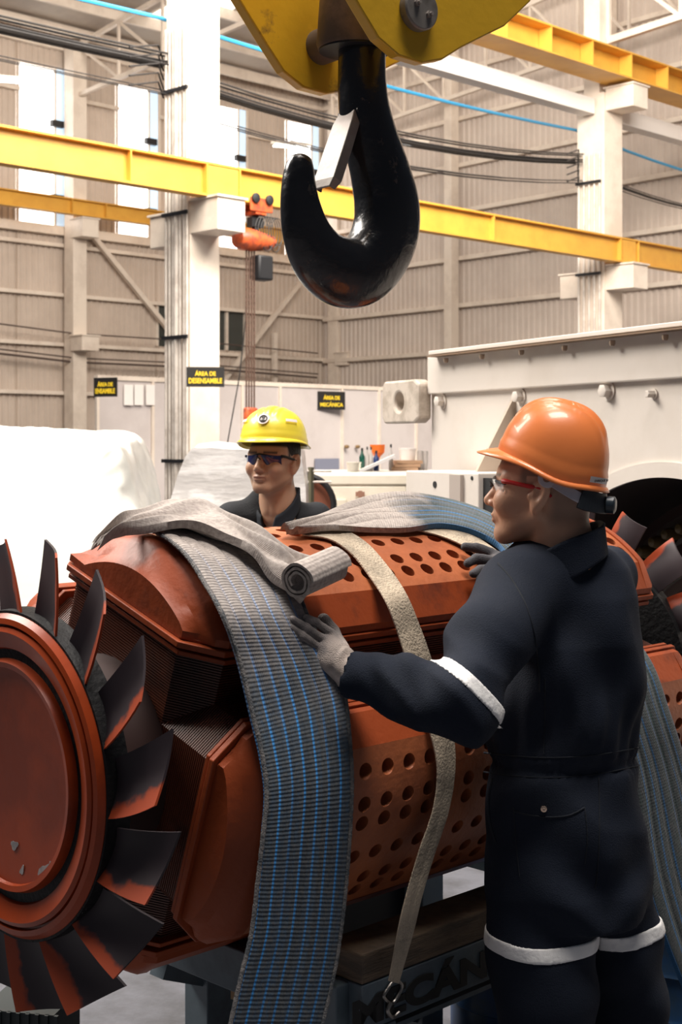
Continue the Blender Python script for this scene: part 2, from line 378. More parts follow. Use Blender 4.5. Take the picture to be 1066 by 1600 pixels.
t2 = box_column('steel_column', C2, .62, 8.35, 'right-hand cream column carrying the high yellow girder')
corbel(t2, C2+N*.3, N, 5.04, .46, .5, .62); corbel(t2, C2-N*.3, -N, 4.95, .46, .4, .5); corbel(t2, C2+N*.3, N, 8.42, .42, .5, .62)
m = MB(); m.frame_box(C2+UZ*9.7-A*.1, A, N, UZ, .36, .36, 2.8); build(m, 'upper_shaft', cream, t2, bevel=.01, smooth=False)
Q118 = W1B+A*line_q(W1B, A, 118)
t3 = box_column('steel_column', Q118, .40, ZS(10.3), 'slim cream wall column at far left by the black ensamble sign'); corbel(t3, Q118+N*.15, N, ZS(6.45), .45, .48, .5); corbel(t3, Q118+N*.15, N, wz(W1B, A, 118, 527), .36, .5, .5)
Q508 = CORN+N*.5+D2*.1
t4 = box_column('steel_column', Q508, .40, ZS(10.4), 'cream column standing in the corner of the two clad walls'); corbel(t4, Q508+N*.15, N, wz(W1B, A, 518, 553), .36, .5, .5)
Q720 = CORN+D2*line_q(CORN, D2, 720)+N2*.35
t5 = box_column('steel_column', Q720, .28, 15, 'slim cream post halfway along the right gable wall', dirs=(D2, N2))
Q832 = CORN+D2*line_q(CORN, D2, 965)+N2*.35
t6 = box_column('steel_column', Q832, .30, 15, 'slim cream gable post right behind the girder column', dirs=(D2, N2))
Q418 = WB+A*line_q(WB, A, 418)+N*.3
t = thing('door_post', 'short thin cream post under a wall girt left of the corner', 'post', (Q418[0], Q418[1], 0)); m = MB(); m.bar(Q418+UZ*2.75, Q418+UZ*4.8, .12, .12); build(m, 'post_shaft', cream, t, smooth=False)
# conduits on the left face of column 1 and column 2
def conduits(name, c, half, xs, z0, z1, label, blue=None, r=.022):
    t = thing(name, label, 'conduit', c-N*0-A*half+UZ*z0)
    for i, x in enumerate(xs):
        m = MB(); p = c-A*(half+.045)+N*x; m.cyl(p+UZ*z0, p+UZ*z1, r*(1.9 if i == blue else 1), n=10)
        build(m, 'pipe', steel_m if i != 99 else blue_pipe, t)
    for z in np.arange(z0+1.4, z1, 1.75):
        m = MB(); m.frame_box(c-A*(half+.08)+N*(xs[0]+xs[-1])/2+UZ*z, N, A, UZ, abs(xs[-1]-xs[0])+.1, .03, .05); build(m, 'clamp', dark_m, t, smooth=False)
    return t
conduits('conduit_run', C1, .27, [-.22, -.14, -.06, .02, .1, .19, .25], 0, 7.55, 'grey conduits clamped up the left face of the nearest column', blue=3)
conduits('conduit_run', C2, .31, [-.24, -.12, 0, .12, .24], 0, 7.2, 'thin conduits clamped up the left face of the right-hand column')
def ibeam(m, p0, p1, h, w, tf=.03, tw=.03):
    m.bar(p0+UZ*(h-tf/2), p1+UZ*(h-tf/2), w, tf); m.bar(p0+UZ*tf/2, p1+UZ*tf/2, w, tf); m.bar(p0+UZ*h/2, p1+UZ*h/2, tw, h-2*tf)
def runway(name, base, q0, q1, z, h, w, label, stiff, rail=False, near=True):
    t = thing(name, label, 'crane beam', base+A*q0+UZ*z)
    m = MB(); ibeam(m, base+A*q0+UZ*z, base+A*q1+UZ*z, h, w); build(m, 'girder', yellow, t, smooth=False)
    for q in stiff:
        m = MB(); m.frame_box(base+A*q+N*(.25*w+.01)+UZ*(z+h/2), A, N, UZ, .02, .45*w, h-.06); build(m, 'stiffener', yellow, t, smooth=False)
    if rail:
        m = MB(); m.bar(base+A*q0+UZ*(z+h+.025), base+A*q1+UZ*(z+h+.025), .09, .05); build(m, 'rail', red_rail, t, smooth=False)
    return t
BL = C1+N*.58
rt = runway('runway_beam', BL, -12, 17, 5.08, .47, .2, 'long yellow crane runway beam passing behind the hanging hook', [-9, -6.5, -3.9, -1.6, -.3, .3, 3, 6, 9.8, 10.4, 13])
m = MB(); m.frame_box(BL+N*.06+UZ*5.31, A, N, UZ, .55, .06, .40); build(m, 'splice_plate', yellow, rt, smooth=False)
m = MB(); m.frame_box(BL+A*BAY+N*.06+UZ*5.31, A, N, UZ, .45, .06, .40); build(m, 'splice_plate', yellow, rt, smooth=False)
runway('runway_beam', W1B+N*.5, -9, 13, ZS(6.5), .39, .22, 'rear yellow runway beam resting on the slim wall columns', [-4, -.5, .5, 4, 8])
runway('runway_beam', BL, 3.0, 17.5, 8.5, .50, .62, 'high yellow crane girder with red rail at upper right', [3.6+i*1.25 for i in range(13)], rail=True)
t = thing('tie_beam', 'white box beam slung just under the high yellow girder', 'beam', C2+UZ*8); m = MB(); m.bar(C2+A*-8-N*.02+UZ*8.1, C2+A*-.35-N*.02+UZ*8.1, .3, .30); m.bar(C2+A*.35+UZ*8.05, C2+A*9+UZ*8.05, .3, .3); build(m, 'beam_body', white_beam, t, bevel=.01, smooth=False)
# wall bracing
def brace(p0, p1, label, r=.12):
    t = thing('diagonal_brace', label, 'brace', p0); m = MB(); m.bar(p0, p1, r, r); build(m, 'brace_bar', cream, t, smooth=False)
def w1p(px, py, o=.3):
    B = WB+N*o; q = line_q(B, A, px); p = B+A*q; return np.array([p[0], p[1], H-(py-HY)/F*p[1]])
brace(w1p(138, 360), w1p(300, 560), 'thin diagonal wall brace falling right from the slim column')
brace(w1p(468, 443), w1p(345, 600), 'thin diagonal wall brace rising towards the corner column')
# trusses
def truss(p0, d, L, z0, dz, slope, label, n=8, r=.1):
    t = thing('roof_truss', label, 'truss', p0+UZ*z0)
    a = p0+UZ*z0; m = MB(); top = lambda x: p0+d*x+UZ*(z0+dz+slope*x); bot = lambda x: p0+d*x+UZ*(z0+slope*x*.6)
    m.bar(bot(0), bot(L), r, r); build(m, 'bottom_chord', cream, t, smooth=False)
    m = MB(); m.bar(top(0), top(L), r, r); build(m, 'top_chord', cream, t, smooth=False)
    for i in range(n):
        x0 = L*i/n; x1 = L*(i+1)/n; m = MB(); m.bar(bot(x0), top(x0), r*.6, r*.6); build(m, 'web_bar', cream, t, smooth=False)
        m = MB(); m.bar(top(x0), bot(x1), r*.6, r*.6); build(m, 'web_bar', cream, t, smooth=False)
truss(Q118+N*.1, N, 8.5, ZS(9.15), 1.25, .13, 'cream roof truss starting at the slim wall column, top left', 5)
truss(CORN+N2*.9+D2*1.5, D2, 18, ZS(9.15), 1.3, .10, 'cream lattice truss running along the right gable wall', 12)
truss(C2+N*.2, N, 8, 9.4, 1.5, .13, 'cream roof truss springing from the right-hand column head', 5, .13)
truss(C1-N*3.2, N, 6, 9.1, 1.2, .13, 'cream roof truss passing behind the nearest column head', 4)
# cables and blue pipe along the bays
def run(name, label, cat, pts, rs, m_, offs, sag=.0):
    t = thing(name, label, cat, pts[0])
    for (a, b), r in zip(offs, rs):
        q = []
        for i in range(len(pts)-1):
            for u in np.linspace(0, 1, 9)[(1 if i else 0):]:
                p = pts[i]*(1-u)+pts[i+1]*u; q.append(p+N*a+UZ*(b-sag*4*u*(1-u)))
        mm = MB(); mm.tube(q, r, 6); build(mm, 'cable' if 'cable' in name else 'pipe', m_, t)
    return t
def c1p(q, z, o=-.2): return C1+A*q+N*o+UZ*z
offs = [(random.uniform(-.18, .18), random.uniform(-.09, .09)) for _ in range(9)]
run('cable_bundle', 'thick black cable bundle strung left of the nearest column', 'cables', [c1p(-12, 7.30), c1p(-.3, 7.12)], [.016]*9, black_cable, offs, .12)
run('cable_bundle', 'black cable bundle strung between the two big columns, upper one', 'cables', [c1p(.3, 6.9), c1p(BAY-.3, 7.15)], [.014]*9, black_cable, offs, .25)
run('cable_bundle', 'thinner black cables hanging below the upper bundle', 'cables', [c1p(.3, 6.45), c1p(BAY-.3, 6.75)], [.009]*4, black_cable, offs[:4], .25)
run('cable_bundle', 'thin black cables leaving the right edge beyond the column', 'cables', [c1p(BAY+.4, 6.9), c1p(17.2, 6.95)], [.010]*6, black_cable, offs[:6], .2)
run('cable_bundle', 'thin lower cables strung left of the nearest column', 'cables', [c1p(-12, 6.75), c1p(-.3, 6.7)], [.008]*3, black_cable, offs[:3], .05)
run('air_pipe', 'blue compressed air pipe crossing high along the bays', 'pipe', [c1p(-12, 7.9), c1p(-.3, 7.78), c1p(BAY-.2, 7.75), c1p(17.2, 7.5)], [.03], blue_pipe, [(-.22, 0)], .12)
run('wall_cable', 'dark cable run along the left wall at girt height', 'cables', [w1p(-5, 552, .5), w1p(118, 566, .5), w1p(300, 574, .5), w1p(495, 590, .5)], [.03, .02, .02], mat('cable_brown', (.09, .06, .05), .6), [(0, 0), (.05, .1), (.05, .7)])
for k, (sx, sg) in enumerate(((-.3, -1), (BAY-.3, 1))):
    t = (t1, t2)[k]
    for j in range(5):
        m = MB(); m.tube([c1p(sx, 6.6+j*.13, -.3), c1p(sx-.25, 6.75+j*.13, -.1), c1p(sx-.9, 6.55+j*.13, .1)], .014, 6); build(m, 'cable_arm', black_cable, t)
# fluorescent fittings far away
for k, (px, py, Y, lb) in enumerate(((455, 229, 27, 'bright tube lamp in front of the window beside the hook'), (800, 140, 33, 'small lit tube lamp under the gable truss'), (20, 127, 26, 'small lit tube lamp at the far left edge'), (640, 205+20, 27, 'small lit tube lamp just right of the hook'))):
    c = P(px, py, Y); t = thing('tube_lamp', lb, 'lamp', c)
    m = MB(); m.frame_box(c+UZ*.06, nrm(A+np.array([.5, -.3, 0])), UZ, N, .7, .05, .14); build(m, 'lamp_housing', cream, t, smooth=False)
    for s_ in (-1, 1):
        m = MB(); d = nrm(A+np.array([.5, -.3, 0])); w_ = np.cross(d, UZ); m.cyl(c-d*.34+w_*s_*.06, c+d*.34+w_*s_*.06, .02, n=8); build(m, 'tube', tube_glow, t)
# partition of grey panels
PB = P(400, 0, 24)*np.array([1, 1, 0]); PZ = 2.63
q0, q1 = line_q(PB, A, 150), line_q(PB, A, 700)
seams = [150, 236, 336, 376, 435, 532, 590, 648, 700]
m = MB(); m.bar(PB+A*q0+UZ*PZ/2, PB+A*q1+UZ*PZ/2, .06, PZ); pw = struct(build(m, 'wall_partition', panel_m, smooth=False))
for px in seams:
    q = line_q(PB, A, px); m = MB(); m.bar(PB+A*q+N*.035, PB+A*q+N*.035+UZ*PZ, .05, .05, up=A); build(m, 'seam_strip', cream, pw, smooth=False)
m = MB(); m.bar(PB+A*q0+UZ*(PZ+.03), PB+A*q1+UZ*(PZ+.03), .1, .07); build(m, 'top_rail', cream, pw, smooth=False)
def onpart(px, py, o=.07):
    B = PB+N*o; q = line_q(B, A, px); p = B+A*q; return np.array([p[0], p[1], H-(py-HY)/F*p[1]])
for i, px in enumerate((201, 217, 235)):
    c = onpart(px, 617); t = thing('paper_sheet', ['leftmost white paper sheet pinned to the grey panel', 'middle white paper sheet pinned to the grey panel', 'rightmost white paper sheet pinned to the grey panel'][i], 'paper', c-UZ*.15, 'papers pinned to the partition')
    m = MB(); m.frame_box(c, A, UZ, N, .17, .32, .008); build(m, 'sheet', paper, t, smooth=False)
# door knob sized fittings and grey hatch in the partition
m = MB(); c = onpart(511, 735); m.frame_box(c, A, UZ, N, .58, .42, .03); build(m, 'hatch', mat('hatch_grey', (.22, .23, .30), .5), pw, smooth=False)
for px in (540, 557, 585):
    m = MB(); c = onpart(px, 698); m.lathe(c, N, [(0, .03), (.05, .035), (.08, .02)], 12); build(m, 'door_knob', mat('brass', (.3, .2, .1), .4, metal=.5), pw)
# signs
def sign(c, u, v, w, h, lines, label, hang=None):
    t = thing('hanging_sign' if hang else 'wall_sign', label, 'sign', c-UZ*h/2)
    wv = np.cross(nrm(u), nrm(v)); m = MB(); m.frame_box(c, u, v, wv, w, h, .015); build(m, 'board', sign_black, t, smooth=False)
    for (s_, dy, wd) in lines: text_mesh('lettering', s_, h*.27, c+wv*.012+nrm(v)*dy*h, u, v, sign_yellow, t, .006, wd*w, bold=.03)
    if hang:
        for s_ in (-1, 1):
            m = MB(); m.cyl(c+nrm(u)*s_*w*.42+UZ*h/2, c+nrm(u)*s_*w*.42+UZ*(h/2+hang), .006, n=6); build(m, 'hanger_wire', black_cable, t)
    return t
X = np.array([1., 0, 0])
c = P(165, 605, 20.5); sign(c, (.9, -.42, 0), UZ, .40, .275, [('ÁREA DE', .17, .66), ('ENSAMBLE', -.2, .84)], 'black sign with yellow letters AREA DE ENSAMBLE at far left')
c = P(321, 589, 19.55); sign(c, (.995, .09, 0), UZ, .52, .275, [('ÁREA DE', .19, .55), ('DESENSAMBLE', -.19, .88)], 'black sign AREA DE DESENSAMBLE fixed to the nearest column')
c = onpart(518, 626, .1)-np.array([0, .02, 0]); sign(c, A*.75+np.array([.35, 0, 0]), UZ, .56, .32, [('ÁREA DE', .18, .6), ('MECÁNICA', -.2, .84)], 'black sign AREA DE MECANICA on the grey partition')
# floor standing fixtures for the far-left sign: slim pole
# ================================================================ the rotor
X0, Y0, ZC = -.607, 2.6, 1.027
def R(t, s_, z): return np.array([X0+.70711*(t+s_), Y0+.70711*(t-s_), ZC+z])
def Ys(px, s_):
    k = (px-CX)/F; t = (k*(Y0-.70711*s_)-X0-.70711*s_)/(.70711*(1-k)); return Y0+.70711*(t-s_)
def Ycyl(px, py, Rr):
    k = (px-CX)/F; m = (py-HY)/F
    a1 = .70711*(k-1); a0 = .70711*(Y0-X0); b1 = -m; b0 = H-ZC
    a = a1*a1+b1*b1; b = 2*(a1*a0+b1*b0); c = a0*a0+b0*b0-Rr*Rr; d = b*b-4*a*c
    return (-b-math.sqrt(d))/(2*a) if d > 0 else -b/(2*a)
def on_s(px, py, s_): return P(px, py, Ys(px, s_))
def on_c(px, py, r): return P(px, py, Ycyl(px, py, r))
red = mat('rotor_red_oxide', (.30, .055, .014), .48, col2=(.055, .016, .012), scale=4.5, cover=(.56, .72), bump=.12, bscale=60, rough2=.6, spec=.3)
red_top = mat('rotor_pole_oxide', (.46, .135, .05), .42, col2=(.28, .08, .035), scale=5, cover=(.4, .7), bump=.15, bscale=70)
red_disc = mat('rotor_disc_oxide', (.30, .042, .008), .33, col2=(.20, .028, .006), scale=3, cover=(.45, .6), bump=.05, bscale=30, spec=.25)
coil_m = mat('coil_lacquer', (.10, .026, .012), .4, col2=(.03, .010, .007), scale=7, cover=(.5, .7))
hole_m = mat('vent_hole_inner', (.10, .02, .01), .6)
soot = mat('sooty_blade', (.075, .055, .06), .42, col2=(.45, .07, .02), scale=6, cover=(.60, .66), bump=.1, bscale=60)
soot2 = mat('sooty_ring', (.008, .008, .009), .6, spec=.2, col2=(.25, .25, .25), scale=60, cover=(.70, .73), bump=.3, bscale=80)
core_m = mat('rotor_core', (.03, .012, .01), .6)
chip_m = mat('paint_chip', (.35, .33, .32), .5, col2=(.22, .2, .2), scale=40)
ro = thing('generator_rotor', 'large red oxide salient pole rotor lying across the steel cradle', 'rotor', R(.95, 0, -.43))
m = MB(); m.cyl(R(.03, 0, 0), R(2.6, 0, 0), .10, n=32); build(m, 'shaft', core_m, ro)
m = MB(); m.cyl(R(.12, 0, 0), R(1.78, 0, 0), .20, n=32); build(m, 'core', core_m, ro)
AL = math.radians(18.8)
def pole_pt(al):
    sa, ca = math.sin(al), math.cos(al)
    return lambda t, v, r: R(t, r*sa+v*ca, r*ca-v*sa)
def dome(v, hv=.173, re=.392, rm=.432): return re+(rm-re)*(1-(v/hv)**2)
def pole(al, k):
    CLF = .014 if k == 0 else .062
    q = pole_pt(al); T0, T1 = .2, 1.7
    # pole shoe, end plates and side walls
    secs = [(.2, .155, .14, .348, .385), (.225, .175, .150, .358, .398), (.240, .203, .163, .378, .418), (.262, .217, .172, .390, .432), (.285, .217, .173, .392, .434), (.2855, .217, .173, .388, .430)]
    secs = [(s[0], s[1], s[2], s[3], s[4]) for s in secs]; full = secs+[(T0+T1-s[0],)+s[1:] for s in secs[::-1]]
    def ring(s, n=22):
        t, fv, dv, re, rm = s; fl = -.217 if k == 0 else -fv; dl = -max(dv, .166) if k == 0 else -dv; pts = [q(t, fl, .322), q(t, fl, .336)]
        pts += [q(t, v, re+(rm-re)*(1-(v/dv)**2)) for v in np.linspace(dl, dv, n)]
        return pts+[q(t, fv, .336), q(t, fv, .322)]
    so_ = MB(); so_.loft([ring(s) for s in full[:6]]); shoe = build(so_, 'pole_shoe', red, ro, angle=28)
    so_ = MB(); so_.loft([ring(s) for s in full[6:]]); build(so_, 'pole_shoe_end', red, ro, angle=28)
    so_ = MB()
    ta, tb = .2855, 1.6145; V = (.173, .388, .429)
    side = lambda sg: [(sg*.217, .322), (sg*.217, .336), (sg*.173, .388)]
    for sg in (-1, 1):
        sd = side(sg)
        for i in range(2): so_.add([q(ta, *sd[i]), q(tb, *sd[i]), q(tb, *sd[i+1]), q(ta, *sd[i+1])], [(0, 1, 2, 3)])
    so_.add([q(ta, -.217, .322), q(tb, -.217, .322), q(tb, .217, .322), q(ta, .217, .322)], [(0, 1, 2, 3)])
    build(so_, 'pole_side', red, ro, angle=28, fix=True)
    # perforated face
    pf = MB(); dh = lambda t, v, dp=0: q(t, v, dome(v, .173, .388, .430)-dp)
    rows = [-.132, -.072, -.035, .036, .098, .135]; hh = .0175; r_h = .0150
    bounds = [-.173]
    for c in rows: bounds += [c-hh, c+hh]
    bounds.append(.173)
    nt_ = 22; pt_ = (tb-ta)/nt_
    for i in range(len(bounds)-1):
        a, b = bounds[i], bounds[i+1]
        if b-a < 1e-4: continue
        isrow = (i % 2 == 1)
        for c in range(nt_):
            t0 = ta+c*pt_; t1 = t0+pt_
            if not isrow:
                ns = max(1, int((b-a)/.02))
                for w in range(ns):
                    va = a+(b-a)*w/ns; vb = a+(b-a)*(w+1)/ns
                    pf.add([dh(t0, va), dh(t1, va), dh(t1, vb), dh(t0, vb)], [(0, 1, 2, 3)])
            else:
                tc = (t0+t1)/2; vc = (a+b)/2; n = 16; ou = []; ci = []; c2 = []
                for g in range(n):
                    th = 2*PI*(g+.5)/n; cx, cy = math.cos(th), math.sin(th); k_ = min((pt_/2)/max(abs(cx), 1e-6), hh/max(abs(cy), 1e-6))
                    ou.append(dh(tc+cx*k_, vc+cy*k_)); ci.append(dh(tc+cx*r_h*1.12, vc+cy*r_h)); c2.append(dh(tc+cx*r_h*1.12, vc+cy*r_h, .045))
                # corners
                pf.add(ou+ci+c2, [(g, (g+1) % n, n+(g+1) % n, n+g) for g in range(n)]+[(n+g, n+(g+1) % n, 2*n+(g+1) % n, 2*n+g) for g in range(n)]+[tuple(range(2*n, 3*n))])
                ca = math.atan2(hh, pt_/2)
                for sx, sy, aa in ((1, 1, ca), (-1, 1, PI-ca), (-1, -1, PI+ca), (1, -1, 2*PI-ca)):
                    g = int(math.floor(aa/(2*PI/n)-.5)) % n
                    pf.add([dh(tc+sx*pt_/2, vc+sy*hh), ou[g], ou[(g+1) % n]], [(0, 1, 2)])
    build(pf, 'perforated_face', red_top, ro, angle=30, fix=False)
    # flange plates
    def octo(t0, t1, hv, c, r): return [q(t0, -hv+CLF, r), q(t0, hv-c, r), q(t0+c, hv, r), q(t1-c, hv, r), q(t1, hv-c, r), q(t1, -hv+c, r), q(t1-c, -hv, r), q(t0+CLF, -hv, r)]
    fl_ = MB(); fl_.loft([octo(.19, 1.71, .222, .062, r) for r in (.306, .318)]); fl_.loft([octo(.2, 1.7, .214, .062, r) for r in (.318, .324)]); fl_.loft([octo(.197, 1.703, .220, .062, r) for r in (.290, .299)])
    build(fl_, 'flange', red, ro, bevel=.0015, angle=30)
    co = MB(); rg = []
    r = .13
    while r < .290:
        for e, dr in ((0, 0), (.0, .0030), (.0032, .0034), (.0032, .0050)): rg.append(octo(.208+e, 1.692-e, .205-e, .062, r+dr))
        r += .0052
    co.loft(rg); build(co, 'coil', coil_m, ro, angle=30)
for k in range(4): pole(AL+k*PI/2, k)
# interpole wedges
for k in range(4):
    q = pole_pt(AL+PI/4+k*PI/2)
    for t0 in (.55, .85, 1.15, 1.42):
        m = MB(); w = .1
        m.loft([[q(t, -.055, .20), q(t, .055, .20), q(t, .085, .285), q(t, .07, .31), q(t, -.07, .31), q(t, -.085, .285)] for t in (t0, t0+w)])
        build(m, 'interpole_wedge', red, ro, bevel=.003)
# fans
def fan(t0, sg, disc):
    m = MB()
    prof = [(0, .0), (.0, .17), (-.002, .195), (-.010, .197), (-.012, .207), (-.004, .210), (.012, .214), (.012, .226), (-.002, .232), (-.012, .262), (-.008, .270), (.001, .271), (.001, .275), (-.009, .276), (-.007, .286), (.004, .294), (.02, .295), (.02, .0)]
    d_ = A*sg
    m.lathe(R(t0, 0, 0), d_, [(-.0+p[0], max(p[1], .002)) for p in prof], 128)
    dd = build(m, 'fan_disc', disc, ro, angle=25)
    m = MB(); m.lathe(R(t0, 0, 0), d_, [(.005, .24), (.005, .299), (.05, .303), (.055, .24)], 96); build(m, 'fan_ring', soot2, ro)
    for b in range(16):
        th0 = math.radians(b*22.5-5.4 if sg > 0 else b*22.5+3)
        G = []
        for i in range(7):
            u = i/6.; row = []
            for j in range(7):
                v = j/6.
                th = th0+math.radians(8*v+(19-3.5*v)*u); rr = .296+.134*v-.006*(u*(1-u))*4*v
                tt = .006+.018*u+.008*math.sin(PI*u)+.034*u*v-.004*v
                row.append((tt, th if sg > 0 else PI-th, rr))
            G.append(row)
        vs_ = []
        for off in (0, .005):
            for row in G:
                for tt, th, rr in row: vs_.append(R(t0+sg*(tt+off), rr*math.cos(th), rr*math.sin(th)))
        n = 7; fs = []
        for i in range(6):
            for j in range(6):
                a = i*n+j; fs.append((a, a+1, a+n+1, a+n)); fs.append((49+a, 49+a+n, 49+a+n+1, 49+a+1))
        for i in range(6):
            fs += [(i*n, (i+1)*n, 49+(i+1)*n, 49+i*n), (i*n+6, 49+i*n+6, 49+(i+1)*n+6, (i+1)*n+6), (i, 49+i, 49+i+1, i+1), (42+i, 42+i+1, 49+42+i+1, 49+42+i)]
        o = link_mesh('fan_blade', vs_, fs, soot_blade, ro, angle=40)
        uv = [(i/6., j/6.) for _ in (0, 1) for i in range(7) for j in range(7)]; set_uv(o, uv)
    return dd
# blade material: soot over red oxide, oxide left near the leading edge of the root
sb, nt, b_ = base_mat('sooty_blade_uv'); n_ = nt.nodes; L_ = nt.links
uvn = n_.new('ShaderNodeUVMap'); uvn.uv_map = 'UVMap'; sx = n_.new('ShaderNodeSeparateXYZ'); L_.new(uvn.outputs[0], sx.inputs[0])
tcn = n_.new('ShaderNodeTexCoord'); ns = n_.new('ShaderNodeTexNoise'); ns.inputs['Scale'].default_value = 14; ns.inputs['Detail'].default_value = 8; L_.new(tcn.outputs['Object'], ns.inputs['Vector'])
ma = n_.new('ShaderNodeMath'); ma.operation = 'MULTIPLY_ADD'; ma.inputs[1].default_value = 1.1; L_.new(ns.outputs['Fac'], ma.inputs[0])
mv = n_.new('ShaderNodeMath'); mv.operation = 'MULTIPLY'; mv.inputs[1].default_value = -1.5; L_.new(sx.outputs[0], mv.inputs[0]); L_.new(mv.outputs[0], ma.inputs[2])
mr = n_.new('ShaderNodeMapRange'); mr.inputs[1].default_value = .17; mr.inputs[2].default_value = .30; L_.new(ma.outputs[0], mr.inputs[0])
mx = n_.new('ShaderNodeMix'); mx.data_type = 'RGBA'; mx.inputs['A'].default_value = (.028, .020, .024, 1); mx.inputs['B'].default_value = (.30, .046, .014, 1); L_.new(mr.outputs[0], mx.inputs['Factor']); L_.new(mx.outputs['Result'], b_.inputs['Base Color']); b_.inputs['Roughness'].default_value = .5; b_.inputs['Specular IOR Level'].default_value = .35
soot_blade = sb
dd = fan(0, 1, red_disc); fan(1.86, -1, soot)
for (s_, z, a, b, rot) in ((.115, -.155, .026, .011, .8), (.142, -.14, .008, .012, .2), (.02, -.125, .012, .008, .3), (.045, -.165, .010, .005, 1)):
    m = MB(); pts = []
    for g in range(14):
        th = 2*PI*g/14; r1 = 1+.25*math.sin(3*th+a*90); x = a*math.cos(th)*r1; y = b*math.sin(th)*r1
        pts.append(R(-.0008, s_+x*math.cos(rot)-y*math.sin(rot), z+x*math.sin(rot)+y*math.cos(rot)))
    m.loft([pts, [p-A*.0008 for p in pts]]); build(m, 'paint_chip', chip_m, dd)

# ================================================================ cradle
blue_grey = mat('cradle_paint', (.10, .135, .16), .5, col2=(.07, .09, .11), scale=5, bump=.1)
timber = mat('timber', (.14, .095, .06), .7, col2=(.07, .05, .035), scale=5, stretch=(1, 1, 8), bump=.3)
st = thing('steel_cradle', 'blue-grey steel cradle with stencilled letters under the rotor', 'stand', R(1.0, 0, -1.027))
zt = -.42
for s_ in (.36, -.36):
    m = MB(); m.bar(R(.52, s_, zt-.045), R(1.55, s_, zt-.045), .07, .09); lb = build(m, 'long_beam', blue_grey, st, bevel=.003, smooth=False)
    if s_ > 0: front = lb
for t_ in (.52, 1.52):
    m = MB(); m.bar(R(t_, -.36, zt-.048), R(t_, .36, zt-.048), .07, .09); build(m, 'cross_beam', blue_grey, st, bevel=.003, smooth=False)
for t_, s_ in ((.57, .355), (1.5, .355), (.75, -.33), (1.5, -.33)):
    m = MB(); m.frame_box(R(t_, s_, (zt-.09-1.027)/2), A, N, UZ, .085, .085, 1.027+zt-.09); build(m, 'leg', blue_grey, st, bevel=.003, smooth=False)
for s_ in (.355, -.33):
    m = MB(); m.bar(R(.6, s_, zt-.17), R(1.5, s_, -.95), .05, .05); build(m, 'diagonal', blue_grey, st, smooth=False)
m = MB(); m.bar(R(.57, .2, zt-.13), R(1.5, .2, zt-.13), .3, .01); build(m, 'tray', blue_grey, st, smooth=False)
def tq(px, s_):
    k = (px-CX)/F; return (k*(Y0-.70711*s_)-X0-.70711*s_)/(.70711*(1-k))
m = MB(); m.bar(R(.9, -.36, zt-.3), R(1.48, -.36, zt-.3), .012, .46); build(m, 'rear_shade_sheet', mat('shade_sheet_dark', (.02, .022, .025), .6), st, smooth=False)  # dark sheet added to stand in for the shade under the rotor
ta, tb = tq(550, .395), tq(852, .395)
text_mesh('stencil_lettering', 'MECÁNICA', .07, R((ta+tb)/2, .3965, zt-.045), A, UZ, mat('stencil_black', (.008, .008, .008), .6), front, .002, tb-ta, bold=.045)
for i, s_ in enumerate((.34, -.34)):
    tt = thing('timber_block', ['brown timber packing on the near cradle beam under the rotor', 'brown timber packing on the far cradle beam'][i], 'timber', R(1.03, s_, zt)); m = MB(); m.bar(R(.52, s_, zt+.03), R(1.55, s_, zt+.03), .11, .058); build(m, 'plank', timber, tt, bevel=.004, smooth=False)
c = P(370, 1540, 2.95); t = thing('paper_tag', 'small tan tag on a wire loop hanging under the cradle', 'tag', c-UZ*.03); m = MB(); m.frame_box(c, (.8, -.5, 0), UZ, (.5, .8, 0), .028, .06, .004); build(m, 'tag_card', mat('tan_card', (.32, .2, .1), .6), t, smooth=False)
m = MB(); m.tube([c+UZ*(.035+.022*(1-math.cos(a)))+X*.02*math.sin(a) for a in np.linspace(0, 2*PI, 20)], .0014, 6); build(m, 'wire_loop', steel_m, t)
bd = mat('blue_drum', (.015, .06, .16), .4, col2=(.03, .06, .1), scale=6)
for i, (px, Y, r_, z1) in enumerate(((1085, 4.0, .28, .34), (800, 3.95, .17, .33))):
    c = P(px, 0, Y); t = thing('blue_drum', ['blue drum at the lower right edge behind the worker', 'dark blue drum under the cradle lettering'][i], 'drum', (c[0], c[1], 0))
    m = MB(); m.lathe((c[0], c[1], 0), UZ, [(0, r_*.97), (.01, r_), (z1*.3, r_), (z1*.31, r_*1.02), (z1*.34, r_), (z1*.65, r_), (z1*.66, r_*1.02), (z1*.69, r_), (z1-.01, r_), (z1, r_*.97)], 48); build(m, 'drum_body', bd, t)
c = P(48, 0, 2.95); t = thing('ribbed_block', 'dark ribbed packing block below the fan at lower left', 'block', (c[0], c[1], 0)); m = MB(); m.frame_box((c[0], c[1], .24), (1, -.2, 0), (.2, 1, 0), UZ, .16, .14, .48)
for i in range(8): m.frame_box((c[0]-.07+i*.02, c[1]-.072+.014-i*.004, .24), (1, -.2, 0), (.2, 1, 0), UZ, .008, .008, .48)
build(m, 'ribbed_body', mat('dark_ribbed', (.012, .02, .022), .6), t, smooth=False)

